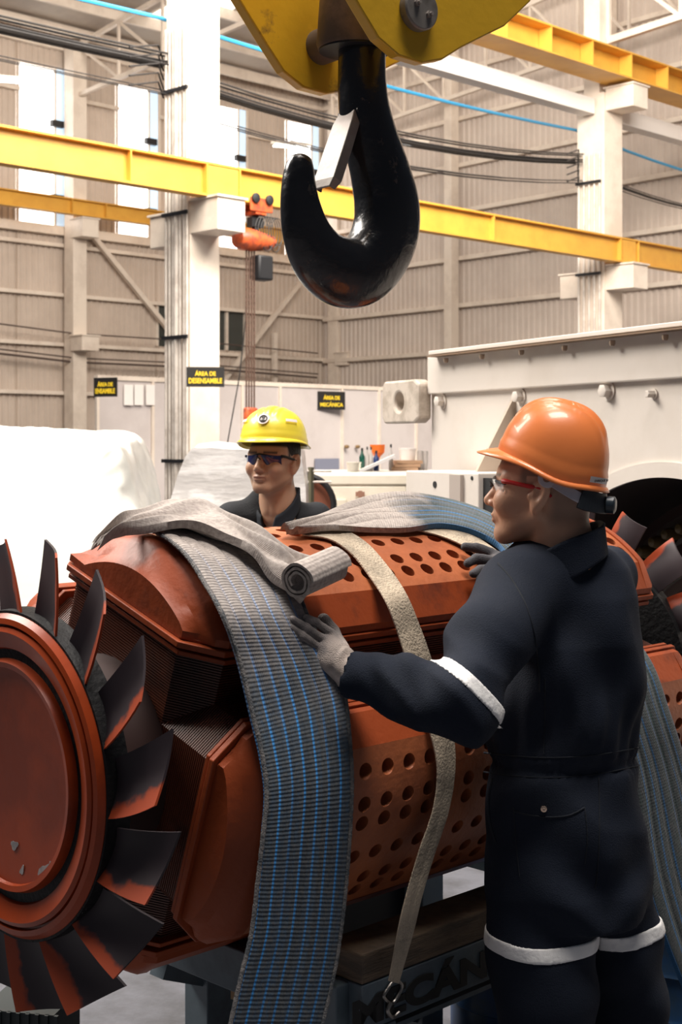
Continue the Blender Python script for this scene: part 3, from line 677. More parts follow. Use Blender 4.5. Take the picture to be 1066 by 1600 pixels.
# ================================================================ slings and straps
def sling_mat(name, dirty=1.0, blue=1.0, vd=(.35, .95), flip=False, weave_k=.5):
    m, nt, b = base_mat(name); n = nt.nodes; L = nt.links
    uv = n.new('ShaderNodeUVMap'); uv.uv_map = 'UVMap'; sp = n.new('ShaderNodeSeparateXYZ'); L.new(uv.outputs[0], sp.inputs[0])
    def math_(op, a, b2=None, c=None):
        k = n.new('ShaderNodeMath'); k.operation = op
        for i, q in enumerate((a, b2, c)):
            if q is None: continue
            if isinstance(q, (int, float)): k.inputs[i].default_value = q
            else: L.new(q, k.inputs[i])
        return k.outputs[0]
    def mixc(f_, a, b2):
        k = n.new('ShaderNodeMix'); k.data_type = 'RGBA'
        L.new(f_, k.inputs['Factor'])
        for nm, q in (('A', a), ('B', b2)):
            if isinstance(q, tuple): k.inputs[nm].default_value = (*q, 1)
            else: L.new(q, k.inputs[nm])
        return k.outputs['Result']
    tc = n.new('ShaderNodeTexCoord')
    def noise(sc, vec, det=4):
        k = n.new('ShaderNodeTexNoise'); k.inputs['Scale'].default_value = sc; k.inputs['Detail'].default_value = det; L.new(vec, k.inputs['Vector']); return k.outputs['Fac']
    def ramp(v, a, b2):
        k = n.new('ShaderNodeMapRange'); k.inputs[1].default_value = a; k.inputs[2].default_value = b2; L.new(v, k.inputs[0]); return k.outputs[0]
    big = noise(6, tc.outputs['Object']); fine = noise(120, tc.outputs['Object'])
    mp = n.new('ShaderNodeMapping'); mp.inputs['Scale'].default_value = (20, .6, 1); L.new(uv.outputs[0], mp.inputs[0]); streak = noise(1, mp.outputs[0], 3)
    ribs = math_('ABSOLUTE', math_('SINE', math_('MULTIPLY', sp.outputs[0], PI*7)))
    inv = math_('SUBTRACT', 1, ribs); line = ramp(inv, .66, .88)
    vv = sp.outputs[1]
    dirt = ramp(math_('MULTIPLY_ADD', big, .45, vv), vd[0]+.2, vd[1]+.2)        # 0 at v small
    if flip: dirt = math_('SUBTRACT', 1, dirt)
    base = mixc(ramp(streak, .35, .7), (.028, .036, .044), (.034, .080, .14*blue))
    base = mixc(ramp(fine, .4, .7), base, (.068, .075, .080))
    lc = mixc(ramp(streak, .34, .50), (.03, .04, .05), (.02, .24*blue+.03*(1-blue), .62*blue+.04*(1-blue)))
    base = mixc(line, base, lc)
    gd = mixc(ramp(fine, .3, .7), (.30, .255, .23), (.48, .42, .38))
    fac = math_('MULTIPLY', dirt, dirty)
    col = mixc(fac, base, gd); L.new(col, b.inputs['Base Color']); b.inputs['Roughness'].default_value = .8; b.inputs['Sheen Weight'].default_value = .15
    weave = math_('SINE', math_('MULTIPLY', vv, 2*PI/.0075)); w2 = math_('SINE', math_('MULTIPLY', sp.outputs[0], 2*PI*60))
    hgt = math_('ADD', math_('MULTIPLY', weave, weave_k), math_('MULTIPLY', w2, .25)); hgt = math_('ADD', hgt, math_('MULTIPLY', fine, 1.2))
    bp = n.new('ShaderNodeBump'); bp.inputs['Strength'].default_value = .7; bp.inputs['Distance'].default_value = .0016; L.new(hgt, bp.inputs['Height']); L.new(bp.outputs[0], b.inputs['Normal'])
    return m
def cs(px, py, r=.447, smax_=.338):
    """point on the rotor's dome or, past the pole edge, on the hanging plane"""
    p = on_c(px, py, r); s_ = (p[0]-X0)*.70711-(p[1]-Y0)*.70711
    return p if s_ < smax_ and p[2] > ZC else on_s(px, py, smax_)
SL = [(172, 834), (205, 822), (245, 833), (288, 865), (322, 915), (350, 965), (375, 1035), (396, 1120), (410, 1180), (417, 1240), (411, 1310), (403, 1380), (393, 1460), (376, 1530), (352, 1640)]
SR = [(262, 800), (330, 806), (390, 832), (430, 868), (460, 912), (482, 965), (515, 1025), (538, 1085), (546, 1150), (550, 1220), (547, 1300), (541, 1380), (532, 1460), (520, 1530), (494, 1640)]
def on_h(px, py, lo=.452):
    s_ = .345
    for _ in range(8):
        p = on_s(px, py, s_); s_ = float(np.interp(p[2]-ZC, [-.5, -.3, -.06, .0, .06, .11, .29, .33], [lo, .452, .452, .447, .432, .412, .350, .338]))
    return on_s(px, py, s_)
Lp = []; Rp = []
for i, ((a, b), (c_, d)) in enumerate(zip(SL, SR)):
    if i <= 4: Lp.append(cs(a, b)); Rp.append(cs(c_, d))
    else: Lp.append(on_h(a, b)); Rp.append(on_h(c_, d))
slm = sling_mat('sling_weave_front', 1.0, 1.0, (.36, .74), flip=True)
s1 = ribbon('lifting_sling', Lp, Rp, .007, slm, None, n=220, nc=71, ribs=7, amp=.003, extra=lambda u, v: .004*np.sin(9*v+3*u)*np.exp(-((u-.05)/.2)**2))
tag(s1, 'wide blue ribbed lifting sling draped over the rotor\'s near end', 'sling')
# frayed light selvedge as part
for nm, pts in (('sling_edge', Lp), ('sling_edge', Rp)):
    m = MB(); sp = spline(pts, 260); sp = np.array([p+np.array([0, -.002, .001])+rng.normal(size=3)*.0002 for p in sp]); rr = [.0042+.0004*math.sin(i*2.2) for i in range(260)]; m.tube(sp, rr, 8)
    o = build(m, nm, mat('selvedge', (.17, .16, .155), .9, col2=(.07, .08, .09), scale=40, bump=.5, bscale=300), None); o.location = -Vector(s1.location); o.parent = s1
# folded grey length lying over the first sling
fold_m = sling_mat('sling_weave_grey', 1.0, .6, (-2, -1.5), weave_k=.08)
FU = [(150, 838), (180, 816), (215, 800), (268, 783), (320, 784), (380, 806), (430, 838), (478, 868), (516, 886)]
FL = [(158, 850), (195, 826), (250, 818), (310, 822), (360, 838), (400, 862), (430, 888), (455, 910), (478, 930)]
def lift(px, py, r): p = on_c(px, py, r); return p
Lf = [lift(a, b, .465+.03*(i/8)) for i, (a, b) in enumerate(FL)]; Rf = [lift(a, b, .470+.025*(i/8)) for i, (a, b) in enumerate(FU)]
wr_ = lambda u, v: .006*np.sin(7*u+6*v)+.005*np.sin(16*u-9*v)+.004*np.sin(23*v+5*u)
s2 = ribbon('lifting_sling', Lf, Rf, .016, fold_m, None, n=120, nc=51, ribs=3, amp=.004, extra=wr_)
tag(s2, 'grey dusty folded sling lying over the blue one, end rolled up', 'sling')
ax0 = lift(464, 908, .50)+np.array([0, -.012, .0]); ax1 = lift(524, 882, .50); axd = nrm(ax1-ax0); ua = nrm(np.cross(axd, UZ)); ub = np.cross(ua, axd)
m = MB(); rings = []
for e in np.linspace(0, 1, 8):
    rg = []
    outer = [(a_, .037-.0042*(a_/(2*PI))*1.9) for a_ in np.linspace(0, 2*PI*2.6, 80)]
    for a_, r_ in outer: rg.append(ax0+(ax1-ax0)*e+(r_+.001*math.sin(5*a_))*(math.cos(a_)*ua+math.sin(a_)*ub))
    for a_, r_ in outer[::-1]: rg.append(ax0+(ax1-ax0)*e+(r_-.0048)*(math.cos(a_)*ua+math.sin(a_)*ub))
    rings.append(rg)
m.loft(rings, caps=False); nr = len(rings[0]); h_ = nr//2
for base in (0, 7*nr): m.f += [(base+i, base+i+1, base+nr-2-i, base+nr-1-i) for i in range(h_-1)]
o = link_mesh('rolled_end', m.v, m.f, fold_m, None, angle=50); o.parent = s2; set_uv(o, [((i % nr)/nr*2, .1*(i//nr)/7+5) for i in range(len(m.v))])
# second sling over the far end
grey2 = sling_mat('sling_weave_far', 1.0, .55, (.42, .56), flip=True, weave_k=.2)
U2 = [(440, 822), (500, 800), (560, 780), (628, 768), (690, 776), (750, 794), (795, 818), (835, 856), (900, 905), (960, 960), (1010, 1030), (1040, 1110), (1066, 1190), (1100, 1300), (1130, 1480)]
L2 = [(470, 828), (530, 824), (590, 822), (640, 824), (690, 818), (735, 826), (775, 846), (800, 872), (850, 930), (900, 990), (940, 1060), (960, 1130), (985, 1220), (1010, 1390), (1066, 1545)]
Lq = []; Rq = []
for i, ((a, b), (c_, d)) in enumerate(zip(L2, U2)):
    if i <= 7: Lq.append(on_c(a, b, .452)+(.0 if i > 2 else 0)); Rq.append(on_c(c_, d, .458+.0*i)+0)
    elif i <= 9: Lq.append(cs(a, b, .452)); Rq.append(cs(c_, d, .452))
    else: Lq.append(on_h(a, b)+N*.012); Rq.append(on_h(c_, d)+N*.012)
s3 = ribbon('lifting_sling', Lq, Rq, .012, grey2, None, n=220, nc=51, ribs=5, amp=.003, extra=lambda u, v: .006*np.sin(9*u+30*v)*np.exp(-(v/.2)**2))
tag(s3, 'grey-blue lifting sling arched over the rotor behind the front worker', 'sling')
web = mat('cream_webbing', (.56, .46, .34), .8, col2=(.20, .17, .13), scale=9, cover=(.45, .7), bump=.6, bscale=200)
def strap(cp, w, label, tail=None):
    Lw = []; Rw = []
    for i, (x, y) in enumerate(cp):
        j0 = cp[max(i-1, 0)]; j1 = cp[min(i+1, len(cp)-1)]; d = np.array([j1[0]-j0[0], j1[1]-j0[1]], float); d /= np.linalg.norm(d); nx = np.array([-d[1], d[0]])
        hw = w[i] if hasattr(w, '__len__') else w
        a = (x+nx[0]*hw, y+nx[1]*hw); b = (x-nx[0]*hw, y-nx[1]*hw); fn = lambda px, py: on_h(px, py, .41)
        if y < 925: Lw.append(cs(*a, .439, .330)); Rw.append(cs(*b, .439, .330))
        else: Lw.append(fn(*a)); Rw.append(fn(*b))
    o = ribbon('webbing_strap', Lw, Rw, .003, web, None, n=160, nc=13, ribs=2, amp=.0008); return tag(o, label, 'strap')
w1_ = strap([(475, 826), (520, 832), (560, 855), (592, 892), (620, 935), (640, 985), (655, 1030), (672, 1085), (690, 1140), (698, 1200), (690, 1265), (667, 1335), (648, 1400), (636, 1450), (622, 1510), (616, 1535)], [9, 11, 14, 16, 17, 18, 19, 19, 18, 14, 12, 12, 12, 12, 9, 8], 'cream webbing strap running over the rotor and down to a hook')
w2_ = strap([(650, 820), (690, 828), (730, 843), (770, 870), (800, 900)], [7, 9, 11, 12, 12], 'short cream webbing strap passing under the right hand')
m = MB(); hk = [(617, 1530), (606, 1545), (600, 1558), (612, 1568), (622, 1556), (628, 1540), (619, 1530)]
m.tube(spline([on_s(a, b, .40) for a, b in hk], 40), .0035, 8); m.tube(spline([on_s(a, b, .405) for a, b in ((611, 1567), (606, 1580), (614, 1590), (624, 1582))], 16), .004, 8); o = build(m, 'strap_hook', mat('hook_wire', (.3, .28, .26), .3, metal=.9), None); o.parent = w1_

# ================================================================ crane hook
PSI = math.radians(38); HU = np.array([math.cos(PSI), math.sin(PSI), 0]); HW = np.array([math.sin(PSI), -math.cos(PSI), 0])
HO = P(565, HY, 3.1)
def hp(px, py, w=0):      # point of the hook's own plane
    o = HO+HW*w; k = (px-CX)/F; u = (k*o[1]-o[0])/(HU[0]-k*HU[1]); p = o+HU*u; return np.array([p[0], p[1], H-(py-HY)/F*p[1]])
hb = thing('crane_hook_block', 'black crane hook hanging from a yellow block at the top', 'crane hook', hp(560, 480))
cl = [(566, -30, .052, .052), (566, 60, .052, .052), (566, 120, .053, .052), (570, 170, .058, .053), (582, 220, .064, .054), (597, 270, .072, .054), (607, 315, .079, .055), (606, 358, .081, .055), (590, 398, .078, .055), (562, 425, .076, .054), (528, 424, .076, .052), (498, 402, .068, .049), (478, 366, .054, .045), (468, 325, .043, .040), (465, 288, .035, .035), (467, 262, .029, .030), (470, 247, .020, .022), (471, 241, .006, .008)]
ctr = spline([hp(a, b) for a, b, _, _ in cl], 120); rad = spline([(c_, d, 0) for _, _, c_, d in cl], 120)
rings = []
for i in range(120):
    tn = nrm(ctr[min(i+1, 119)]-ctr[max(i-1, 0)]); side = nrm(np.cross(tn, HW)); hw_, ht_ = rad[i][0], rad[i][1]; f_ = min(1, max(0, (i-12)/25.)); rg = []
    for k in range(36):
        th = 2*PI*k/36; c_, s_ = math.cos(th), math.sin(th); e = 1-.12*f_
        cc = math.copysign(abs(c_)**e, c_); ss = math.copysign(abs(s_)**e, s_)
        rg.append(ctr[i]+side*hw_*cc*1.0+HW*ht_*ss*(1+.22*f_*c_))
    rings.append(rg)
m = MB(); m.loft(rings)
hook_m = mat('hook_black', (.012, .012, .014), .27, col2=(.22, .16, .12), scale=8, cover=(.62, .72), bump=.5, bscale=22, coat=.3, rough2=.6)
hk_ = build(m, 'hook', hook_m, hb, angle=180); hk_.modifiers.new('sub', 'SUBSURF').render_levels = 1
# worn saddle
lat = mat('latch_steel', (.30, .27, .24), .5, metal=.3, col2=(.26, .22, .2), scale=12, bump=.1)
l0 = hp(547, 176, 0); l1 = hp(508, 296, 0)
m = MB(); dl = nrm(l1-l0); fx = nrm(np.cross(dl, HW))
prof = [(-.036, -.012), (-.036, .012), (-.03, .012), (-.03, -.006), (.03, -.006), (.03, .012), (.036, .012), (.036, -.012)]
def lring(p, sc): return [p+HW*a*sc+fx*b*(1 if np.dot(fx, HU) > 0 else -1)*sc for a, b in prof]
L_len = np.linalg.norm(l1-l0)
m.loft([lring(l0, .75), lring(l0+dl*.03, .95), lring(l0+dl*L_len*.5, 1), lring(l0+dl*L_len*.9, 1), lring(l1, .72)])
la = build(m, 'safety_latch', lat, hb, bevel=.002, smooth=False)
m = MB(); m.cyl(l0-HW*.034, l0+HW*.034, .007, n=16); build(m, 'latch_pin', mat('pin_dark', (.1, .09, .09), .4, metal=.6), la)
m = MB(); c_ = hp(556, 62, -.012)
m.lathe(c_, UZ, [(-.022, .055), (-.022, .082), (-.01, .086), (.10, .078), (.26, .072), (.27, .02)], 48); build(m, 'hook_nut', mat('nut_brown', (.17, .115, .08), .5, col2=(.10, .07, .05), scale=10), hb)
m = MB(); m.cyl(c_-UZ*.026, c_-UZ*.02, .08, n=40); build(m, 'nut_underside', dark_m, hb)  # plain dark disc across the underside of the nut
plate = [(-.46, .62), (-.40, .30), (-.24, .085), (-.15, -.02), (-.10, -.075), (-.045, -.102), (.02, -.106), (.075, -.09), (.13, -.055), (.26, .015), (.34, .085), (.42, .3), (.46, .62)]
pin = P(637, 28, (HO+HW*.17)[1]+.03)
for i, w in enumerate((.165, -.165)):
    o_ = HO+HW*w; o_ = np.array([o_[0], o_[1], pin[2]+.004]); m = MB()
    m.prism(plate, o_-HU*.0, HU, UZ, HW, .03); pl = build(m, 'cheek_plate', yel_block, hb, bevel=.004, smooth=False)
    if i == 0:
        m = MB(); q_ = o_+HW*.015; m.lathe(q_, HW, [(0, .045), (.018, .045), (.022, .042)], 48); pc = build(m, 'pin_cap', mat('pin_cap_steel', (.22, .20, .18), .45, metal=.4, col2=(.16, .14, .12), scale=20), pl, bevel=.001)
        for (a, b) in ((-.016, .008), (.017, -.010)):
            m = MB(); m.lathe(q_+HW*.02+HU*a+UZ*b, HW, [(0, .0075), (.008, .0075), (.0082, .004), (.014, .004)], 6); build(m, 'cap_bolt', lat, pc, smooth=False)
m = MB(); m.cyl(HO+HW*.15+UZ*(pin[2]-H+.0), HO-HW*.15+UZ*(pin[2]-H), .04, n=24); build(m, 'cross_pin', mat('nut2', (.12, .09, .07), .5), hb)

# ================================================================ chain hoist on the runway beam
hq = line_q(BL, A, 399); hc = BL+A*hq; t = thing('chain_hoist', 'orange electric chain hoist hanging from the long runway beam', 'hoist', hc+UZ*4.2)
def hz(py): return H-(py-HY)/F*hc[1]
m = MB(); zz = 5.12
for s_ in (-1, 1):
    m.frame_box(hc+N*s_*.13+UZ*(hz(322)), A, N, UZ, .42, .03, .2)
m.frame_box(hc+UZ*hz(334), A, N, UZ, .2, .26, .06)
tr = build(m, 'trolley', orange_hoist, t, bevel=.01, smooth=False)
for s_ in (-1, 1):
    for a in (-.13, .13):
        m = MB(); m.lathe(hc+N*s_*.15+A*a+UZ*hz(313), N*s_, [(0, .07), (.03, .07), (.04, .03)], 20); build(m, 'wheel', dark_m, tr)
m = MB(); m.cyl(hc+UZ*hz(335), hc+UZ*hz(362), .05, n=12); m.frame_box(hc+UZ*hz(348), A, N, UZ, .22, .12, .14); build(m, 'suspension', dark_m, t)
bc = hc+UZ*hz(376); m = MB(); m.lathe(bc-A*.36-UZ*0, A, [(0, .05), (.02, .13), (.1, .16), (.3, .16), (.5, .13), (.68, .10), (.7, .03)], 28); build(m, 'motor_body', orange_hoist, t)
m = MB(); m.frame_box(hc+A*.12+UZ*hz(418), A, N, UZ, .28, .22, .36); build(m, 'chain_container', dark_m, t, bevel=.03)
zb = hz(650)
for a in (-.17, -.12, -.07, -.02):
    m = MB(); z = bc[2]-.12; i = 0
    while z > zb+.1:
        m.frame_box(hc+A*a+UZ*(z-.03), A if i % 2 else N, UZ, N if i % 2 else A, .024, .055, .010); z -= .047; i += 1
    build(m, 'chain', mat('chain_brown', (.10, .055, .04), .5), t, smooth=False)
m = MB(); m.frame_box(hc-A*.09+UZ*zb, A, N, UZ, .22, .1, .24); build(m, 'hook_sheave', orange_hoist, t, bevel=.03)
m = MB(); m.tube([P(386, 400, hc[1]), P(384, 500, hc[1]), P(374, 590, hc[1]), P(355, 695, hc[1])], .010, 6); build(m, 'pendant_cable', black_cable, t)
for k in range(7):
    m = MB(); x = .04+.05*k; m.tube([hc+A*(x+.25*math.sin(a)*.5)+N*.1+UZ*(hz(338)-.33*(1-math.cos(a))*(.6+.08*(k % 3))) for a in np.linspace(0, 2*PI, 16)], .007, 5); build(m, 'cable_loop', black_cable, t)

# ================================================================ white machine
M0 = P(675, HY, 6.5); M0[2] = 0; D3 = np.array([.441, -.8975, 0]); N3 = np.array([-.8975, -.441, 0])
def mw(k, z, o=0): return M0+D3*k+N3*o+UZ*z
mc = thing('stator_housing', 'large cream-white stator housing with round dark bore at right', 'machine', mw(1.6, 0))
kc, zc_, rb = 1.66, .55, .965; K0, K1, Z0_, Z1_ = 0, 3.4, .05, 1.9
m = MB(); n = 128; ci = []; ou = []
for g in range(n):
    th = 2*PI*g/n; c_, s_ = math.cos(th), math.sin(th); rr = rb
    ci.append((kc+rr*c_, max(zc_+rr*s_, .06)))
    ts = []
    if abs(c_) > 1e-6: ts.append(((K1 if c_ > 0 else K0)-kc)/c_)
    if abs(s_) > 1e-6: ts.append(((Z1_ if s_ > 0 else Z0_)-zc_)/s_)
    tm = min(ts); ou.append((kc+tm*c_, zc_+tm*s_))
fr_ = [mw(a, b) for a, b in ou]+[mw(a, b) for a, b in ci]+[mw(a, b, -1.0) for a, b in ci]
m.add(fr_, [(g, (g+1) % n, n+(g+1) % n, n+g) for g in range(n)])
for cx_, cz_ in ((K0, Z1_), (K1, Z1_), (K0, Z0_), (K1, Z0_)):
    ang = math.atan2(cz_-zc_, cx_-kc) % (2*PI); g = int(ang/(2*PI)*n); m.add([mw(*ou[g]), mw(cx_, cz_), mw(*ou[(g+1) % n])], [(0, 1, 2)])
build(m, 'front_plate', white_m, mc, smooth=False, fix=False)
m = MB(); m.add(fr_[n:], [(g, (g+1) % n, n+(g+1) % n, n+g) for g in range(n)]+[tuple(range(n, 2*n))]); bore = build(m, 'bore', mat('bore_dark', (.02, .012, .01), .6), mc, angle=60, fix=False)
m = MB()
for r0, r1, o_ in ((rb-.0, rb+.055, .012),):
    pts = [[mw(kc+r_*math.cos(a), zc_+r_*math.sin(a), oo) for r_, oo in ((r0, 0), (r0, o_), (r1, o_), (r1, 0))] for a in np.linspace(0, PI, 96)]
    m.loft(pts)
build(m, 'bore_rim', white_m, mc, angle=30)
for i in range(26):
    a = PI*(.08+.84*i/25); m = MB(); c_ = mw(kc+(rb-.17)*math.cos(a), zc_+(rb-.17)*math.sin(a), -.25); m.lathe(c_, N3, [(-.06, .012), (-.04, .02), (0, .026), (.03, .018), (.04, .004)], 10); build(m, 'coil_end', mat('coil_brass', (.12, .08, .03), .5), bore)
for r_ in (.86, .72, .6):
    m = MB(); m.loft([[mw(kc+q_*math.cos(a), zc_+q_*math.sin(a), oo) for q_, oo in ((r_, -.3), (r_+.04, -.3), (r_+.04, -.4), (r_, -.4))] for a in np.linspace(0, PI, 64)]); build(m, 'winding_ring', mat('wind_dark', (.03, .012, .008), .5), bore, angle=30)
m = MB(); m.frame_box(mw((K0+K1)/2, 1.0, -.62), D3, N3, UZ, K1-K0, .02, 1.8); m.frame_box(mw((K0+K1)/2, 1.9, -.6), D3, N3, UZ, K1-K0, 1.2, .03); m.frame_box(mw(K0+.01, .97, -.6), D3, N3, UZ, .02, 1.18, 1.85)
build(m, 'rear_casing', white_m, mc, smooth=False)
m = MB(); m.frame_box(mw(1.7, 1.945, -.1), D3, N3, UZ, 3.4, .25, .17); build(m, 'top_rail', white_m, mc, bevel=.006, smooth=False)
m = MB(); m.frame_box(mw(1.74, 2.042, -.08), D3, N3, UZ, 3.3, .3, .018); tp = build(m, 'top_plate', white_m, mc, bevel=.003, smooth=False)
m = MB(); m.frame_box(mw(1.74, 2.026, -.07), D3, N3, UZ, 3.3, .3, .006); build(m, 'gasket', mat('gasket', (.2, .13, .08), .7), tp, smooth=False)
for i in range(9):
    m = MB(); m.lathe(mw(.22+i*.3, 2.012, .055), -UZ, [(0, .012), (.012, .012), (.02, .008)], 8); build(m, 'rail_bolt', mat('rail_bolt', (.3, .22, .16), .5), tp)
bolt_m = white_m
for px, py, rr in ((692, 627, .028), (815, 620, .028), (952, 611, .03), (1023, 616, .016)):
    k = line_q(M0, D3, px); Y = (M0+D3*k)[1]; z = H-(py-HY)/F*Y; m = MB()
    m.lathe(mw(k, z, 0), N3, [(0, rr*1.25), (.006, rr*1.25), (.0062, .001)], 32); m.lathe(mw(k, z, .006), N3, [(0, rr*.85), (.028, rr*.85), (.03, rr*.7)], 6); build(m, 'hex_bolt', white_m, mc, angle=30)
k = line_q(M0, D3, 803); m = MB(); m.add([mw(k, 1.84, 0), mw(k, 1.5, .20), mw(k, 1.5, 0), mw(k+.015, 1.84, 0), mw(k+.015, 1.5, .20), mw(k+.015, 1.5, 0)], [(0, 1, 2), (3, 5, 4), (0, 3, 4, 1), (1, 4, 5, 2), (0, 2, 5, 3)]); build(m, 'gusset', mat('gusset_beige', (.42, .34, .27), .5), mc, smooth=False)
m = MB(); ka, kb = -.36, .02; zl = 1.83; hh_ = .10; hole = [(-.19+.045*math.cos(a), zl+.045*math.sin(a)) for a in np.linspace(0, 2*PI, 33)[:-1]]
outl = []
for a in np.linspace(0, 2*PI, 33)[:-1]:
    c_, s_ = math.cos(a), math.sin(a); tm = min((.19 if c_ > 0 else .17)/max(abs(c_), 1e-6), hh_/max(abs(s_), 1e-6)); outl.append((-.19+tm*c_, zl+tm*s_))
for o_ in (.0, .07): m.v += [tuple(mw(a, b, o_)) for a, b in outl]+[tuple(mw(a, b, o_)) for a, b in hole]
n = 32
for g in range(n):
    h = (g+1) % n; m.f += [(g, h, n+h, n+g), (2*n+g, 3*n+g, 3*n+h, 2*n+h), (g, 2*n+g, 2*n+h, h), (n+g, n+h, 3*n+h, 3*n+g)]
build(m, 'lifting_lug', mat('lug_beige', (.55, .48, .41), .5, col2=(.4, .34, .28), scale=10), mc, bevel=.012, smooth=False)
# lower white box in front of it
Bx = M0+N3*.30
k0_, k1_ = line_q(Bx, D3, 634), line_q(Bx, D3, 748)
m = MB(); m.frame_box(Bx+D3*(k0_+k1_)/2+UZ*1.24-N3*.13, D3, N3, UZ, k1_-k0_, .26, .56); bx = build(m, 'terminal_box', white_m, mc, bevel=.006, smooth=False)
kk = line_q(Bx, D3, 716); m = MB(); m.frame_box(Bx+D3*kk+UZ*1.26+N3*.008, D3, N3, UZ, .085, .016, .5); build(m, 'grey_strap_plate', mat('plate_beige', (.42, .36, .32), .5), bx, smooth=False)
for px_, py_, r_ in ((680, 757, .014), (738, 747, .008)):
    kk = line_q(Bx, D3, px_); Y = (Bx+D3*kk)[1]; m = MB(); m.cyl(Bx+D3*kk+UZ*(H-(py_-HY)/F*Y)+N3*.0, Bx+D3*kk+UZ*(H-(py_-HY)/F*Y)+N3*.003, r_, n=16); build(m, 'bolt_hole', dark_m, bx)
k2_ = line_q(Bx, D3, 775); m = MB(); m.frame_box(Bx+D3*(k1_+k2_)/2+UZ*1.24-N3*.14, D3, N3, UZ, k2_-k1_-.004, .24, .52); build(m, 'gap_shade_block', dark_m, bx, smooth=False)  # shade of the open gap built as a solid black block

# ================================================================ things behind
vent = mat('sheet_plastic', (.86, .85, .80), .35, col2=(.78, .78, .72), scale=2, bump=.6, bscale=3.2, coat=.2)
def covered(name, pts, Y, depth, label, m_, base_y, crisp=0):
    t_ = thing(name, label, 'covered load', (P(sum(p[0] for p in pts)/len(pts), 0, Y)[0], Y+depth/2, 0)); rings = []
    zb_ = 0.0
    poly = [P(a, b, Y) for a, b in pts]
    for j, v in enumerate(np.linspace(0, 1, 9)):
        e = (1-.10*(1-math.sin(PI*min(1, v*1.0)))*.6) if not crisp else 1; rg = []
        c0 = sum(poly)/len(poly)
        for p in poly: q = c0+(p-c0)*e; rg.append(np.array([q[0]*(1+v*depth/Y*.2), Y+v*depth, max(q[2]+.02*math.sin(7*v+3*q[0]), 0.0)]))
        rings.append(rg)
    m = MB(); m.loft(rings); o = build(m, 'cover_sheet', m_, t_, angle=180 if crisp < 1 else 50); s_ = o.modifiers.new('s', 'SUBSURF'); s_.render_levels = 3; s_.levels = 3; s_.subdivision_type = 'SIMPLE' if crisp else 'CATMULL_CLARK'
    cr_ = bpy.data.textures.new(name+'_wrinkle', 'CLOUDS'); cr_.noise_scale = .35; cr_.noise_depth = 3; dp = o.modifiers.new('d', 'DISPLACE'); dp.texture = cr_; dp.strength = .07 if not crisp else .03; dp.mid_level = .5
    return t_
covered('wrapped_load', [(-160, 1268), (-160, 690), (-100, 668), (-40, 665), (20, 666), (60, 672), (120, 676), (150, 677), (182, 680), (196, 700), (210, 745), (224, 795), (236, 850), (246, 1000), (250, 1268)], 6.4, 1.2, 'white plastic-wrapped load glowing in the sun at far left', vent, 1200)
silver = mat('silver_sheet', (.62, .59, .57), .3, metal=.0, col2=(.85, .82, .80), scale=3, cover=(.45, .55), stretch=(1, 1, 4), bump=.5, bscale=6, coat=.3)
covered('wrapped_crate', [(262, 1118), (262, 790), (276, 745), (290, 712), (300, 698), (330, 696), (375, 697), (440, 698), (470, 700), (478, 760), (480, 1118)], 8.6, 1.0, 'silver grey wrapped crate just left of the rear worker', silver, 1000, 1)
hot = mat('cream_enamel', (.88, .80, .66), .4, col2=(.8, .72, .58), scale=2)
t = thing('machine_cabinet', 'bright cream cabinet with flat top behind the slings', 'cabinet', P(560, 0, 11)*np.array([1, 1, 0]))
c = P(562, HY, 11); m = MB(); m.frame_box((c[0], 11.4, .66), X, (0, 1, 0), UZ, .74, .8, 1.32); cb = build(m, 'cabinet_body', hot, t, bevel=.02)
m = MB(); m.frame_box((c[0]+.1, 11.4, 1.36), X, (0, 1, 0), UZ, .98, .82, .09); build(m, 'cabinet_top', hot, t, bevel=.015)
for px in (519, 590): m = MB(); q_ = P(px, 0, 10.985); m.frame_box((q_[0], 10.985, .66), X, UZ, (0, 1, 0), .3 if px > 550 else .22, 1.1, .02); build(m, 'door_panel', hot, t, bevel=.005, smooth=False)
m = MB(); q_ = P(563, 772, 10.97); m.frame_box(q_, X, UZ, (0, 1, 0), .07, .035, .02); m.frame_box(q_, X, UZ, (0, 1, 0), .03, .05, .022); build(m, 'nameplate', mat('plate_red', (.35, .18, .12), .5), t, smooth=False)
t = thing('round_drum', 'reddish drum with black hoop behind the rear worker', 'drum', P(470, 0, 10)*np.array([1, 1, 0])+UZ*.0)
c = P(474, 790, 10); m = MB(); m.cyl(c, c+np.array([-.1, .5, 0]), .21, n=40); build(m, 'drum_shell', mat('drum_red', (.35, .12, .07), .5), t)
m = MB(); m.tube([c+np.array([.0+.215*math.cos(a)+.0, -.03, .215*math.sin(a)]) for a in np.linspace(0, 2*PI, 41)], .022, 8); build(m, 'drum_hoop', dark_m, t)
m = MB(); m.box((c[0], 10.2, c[2]/2-.1), .3, .3, c[2]-.2); build(m, 'drum_stand', hot, t)
t = thing('rail_post', 'dark upright post with thin rail beside the cream cabinet', 'post', P(486, 0, 9.8)*np.array([1, 1, 0]))
m = MB(); p_ = P(486, 730, 9.8); m.bar((p_[0], 9.8, 0), (p_[0], 9.8, p_[2]), .03, .03); build(m, 'post_shaft', mat('olive', (.12, .11, .07), .5), t, smooth=False)
for y_ in (736, 753): m = MB(); a_ = P(470, y_, 9.8); b_2 = P(518, y_, 9.8); m.cyl(a_, b_2, .008, n=8); build(m, 'rail', steel_m, t)
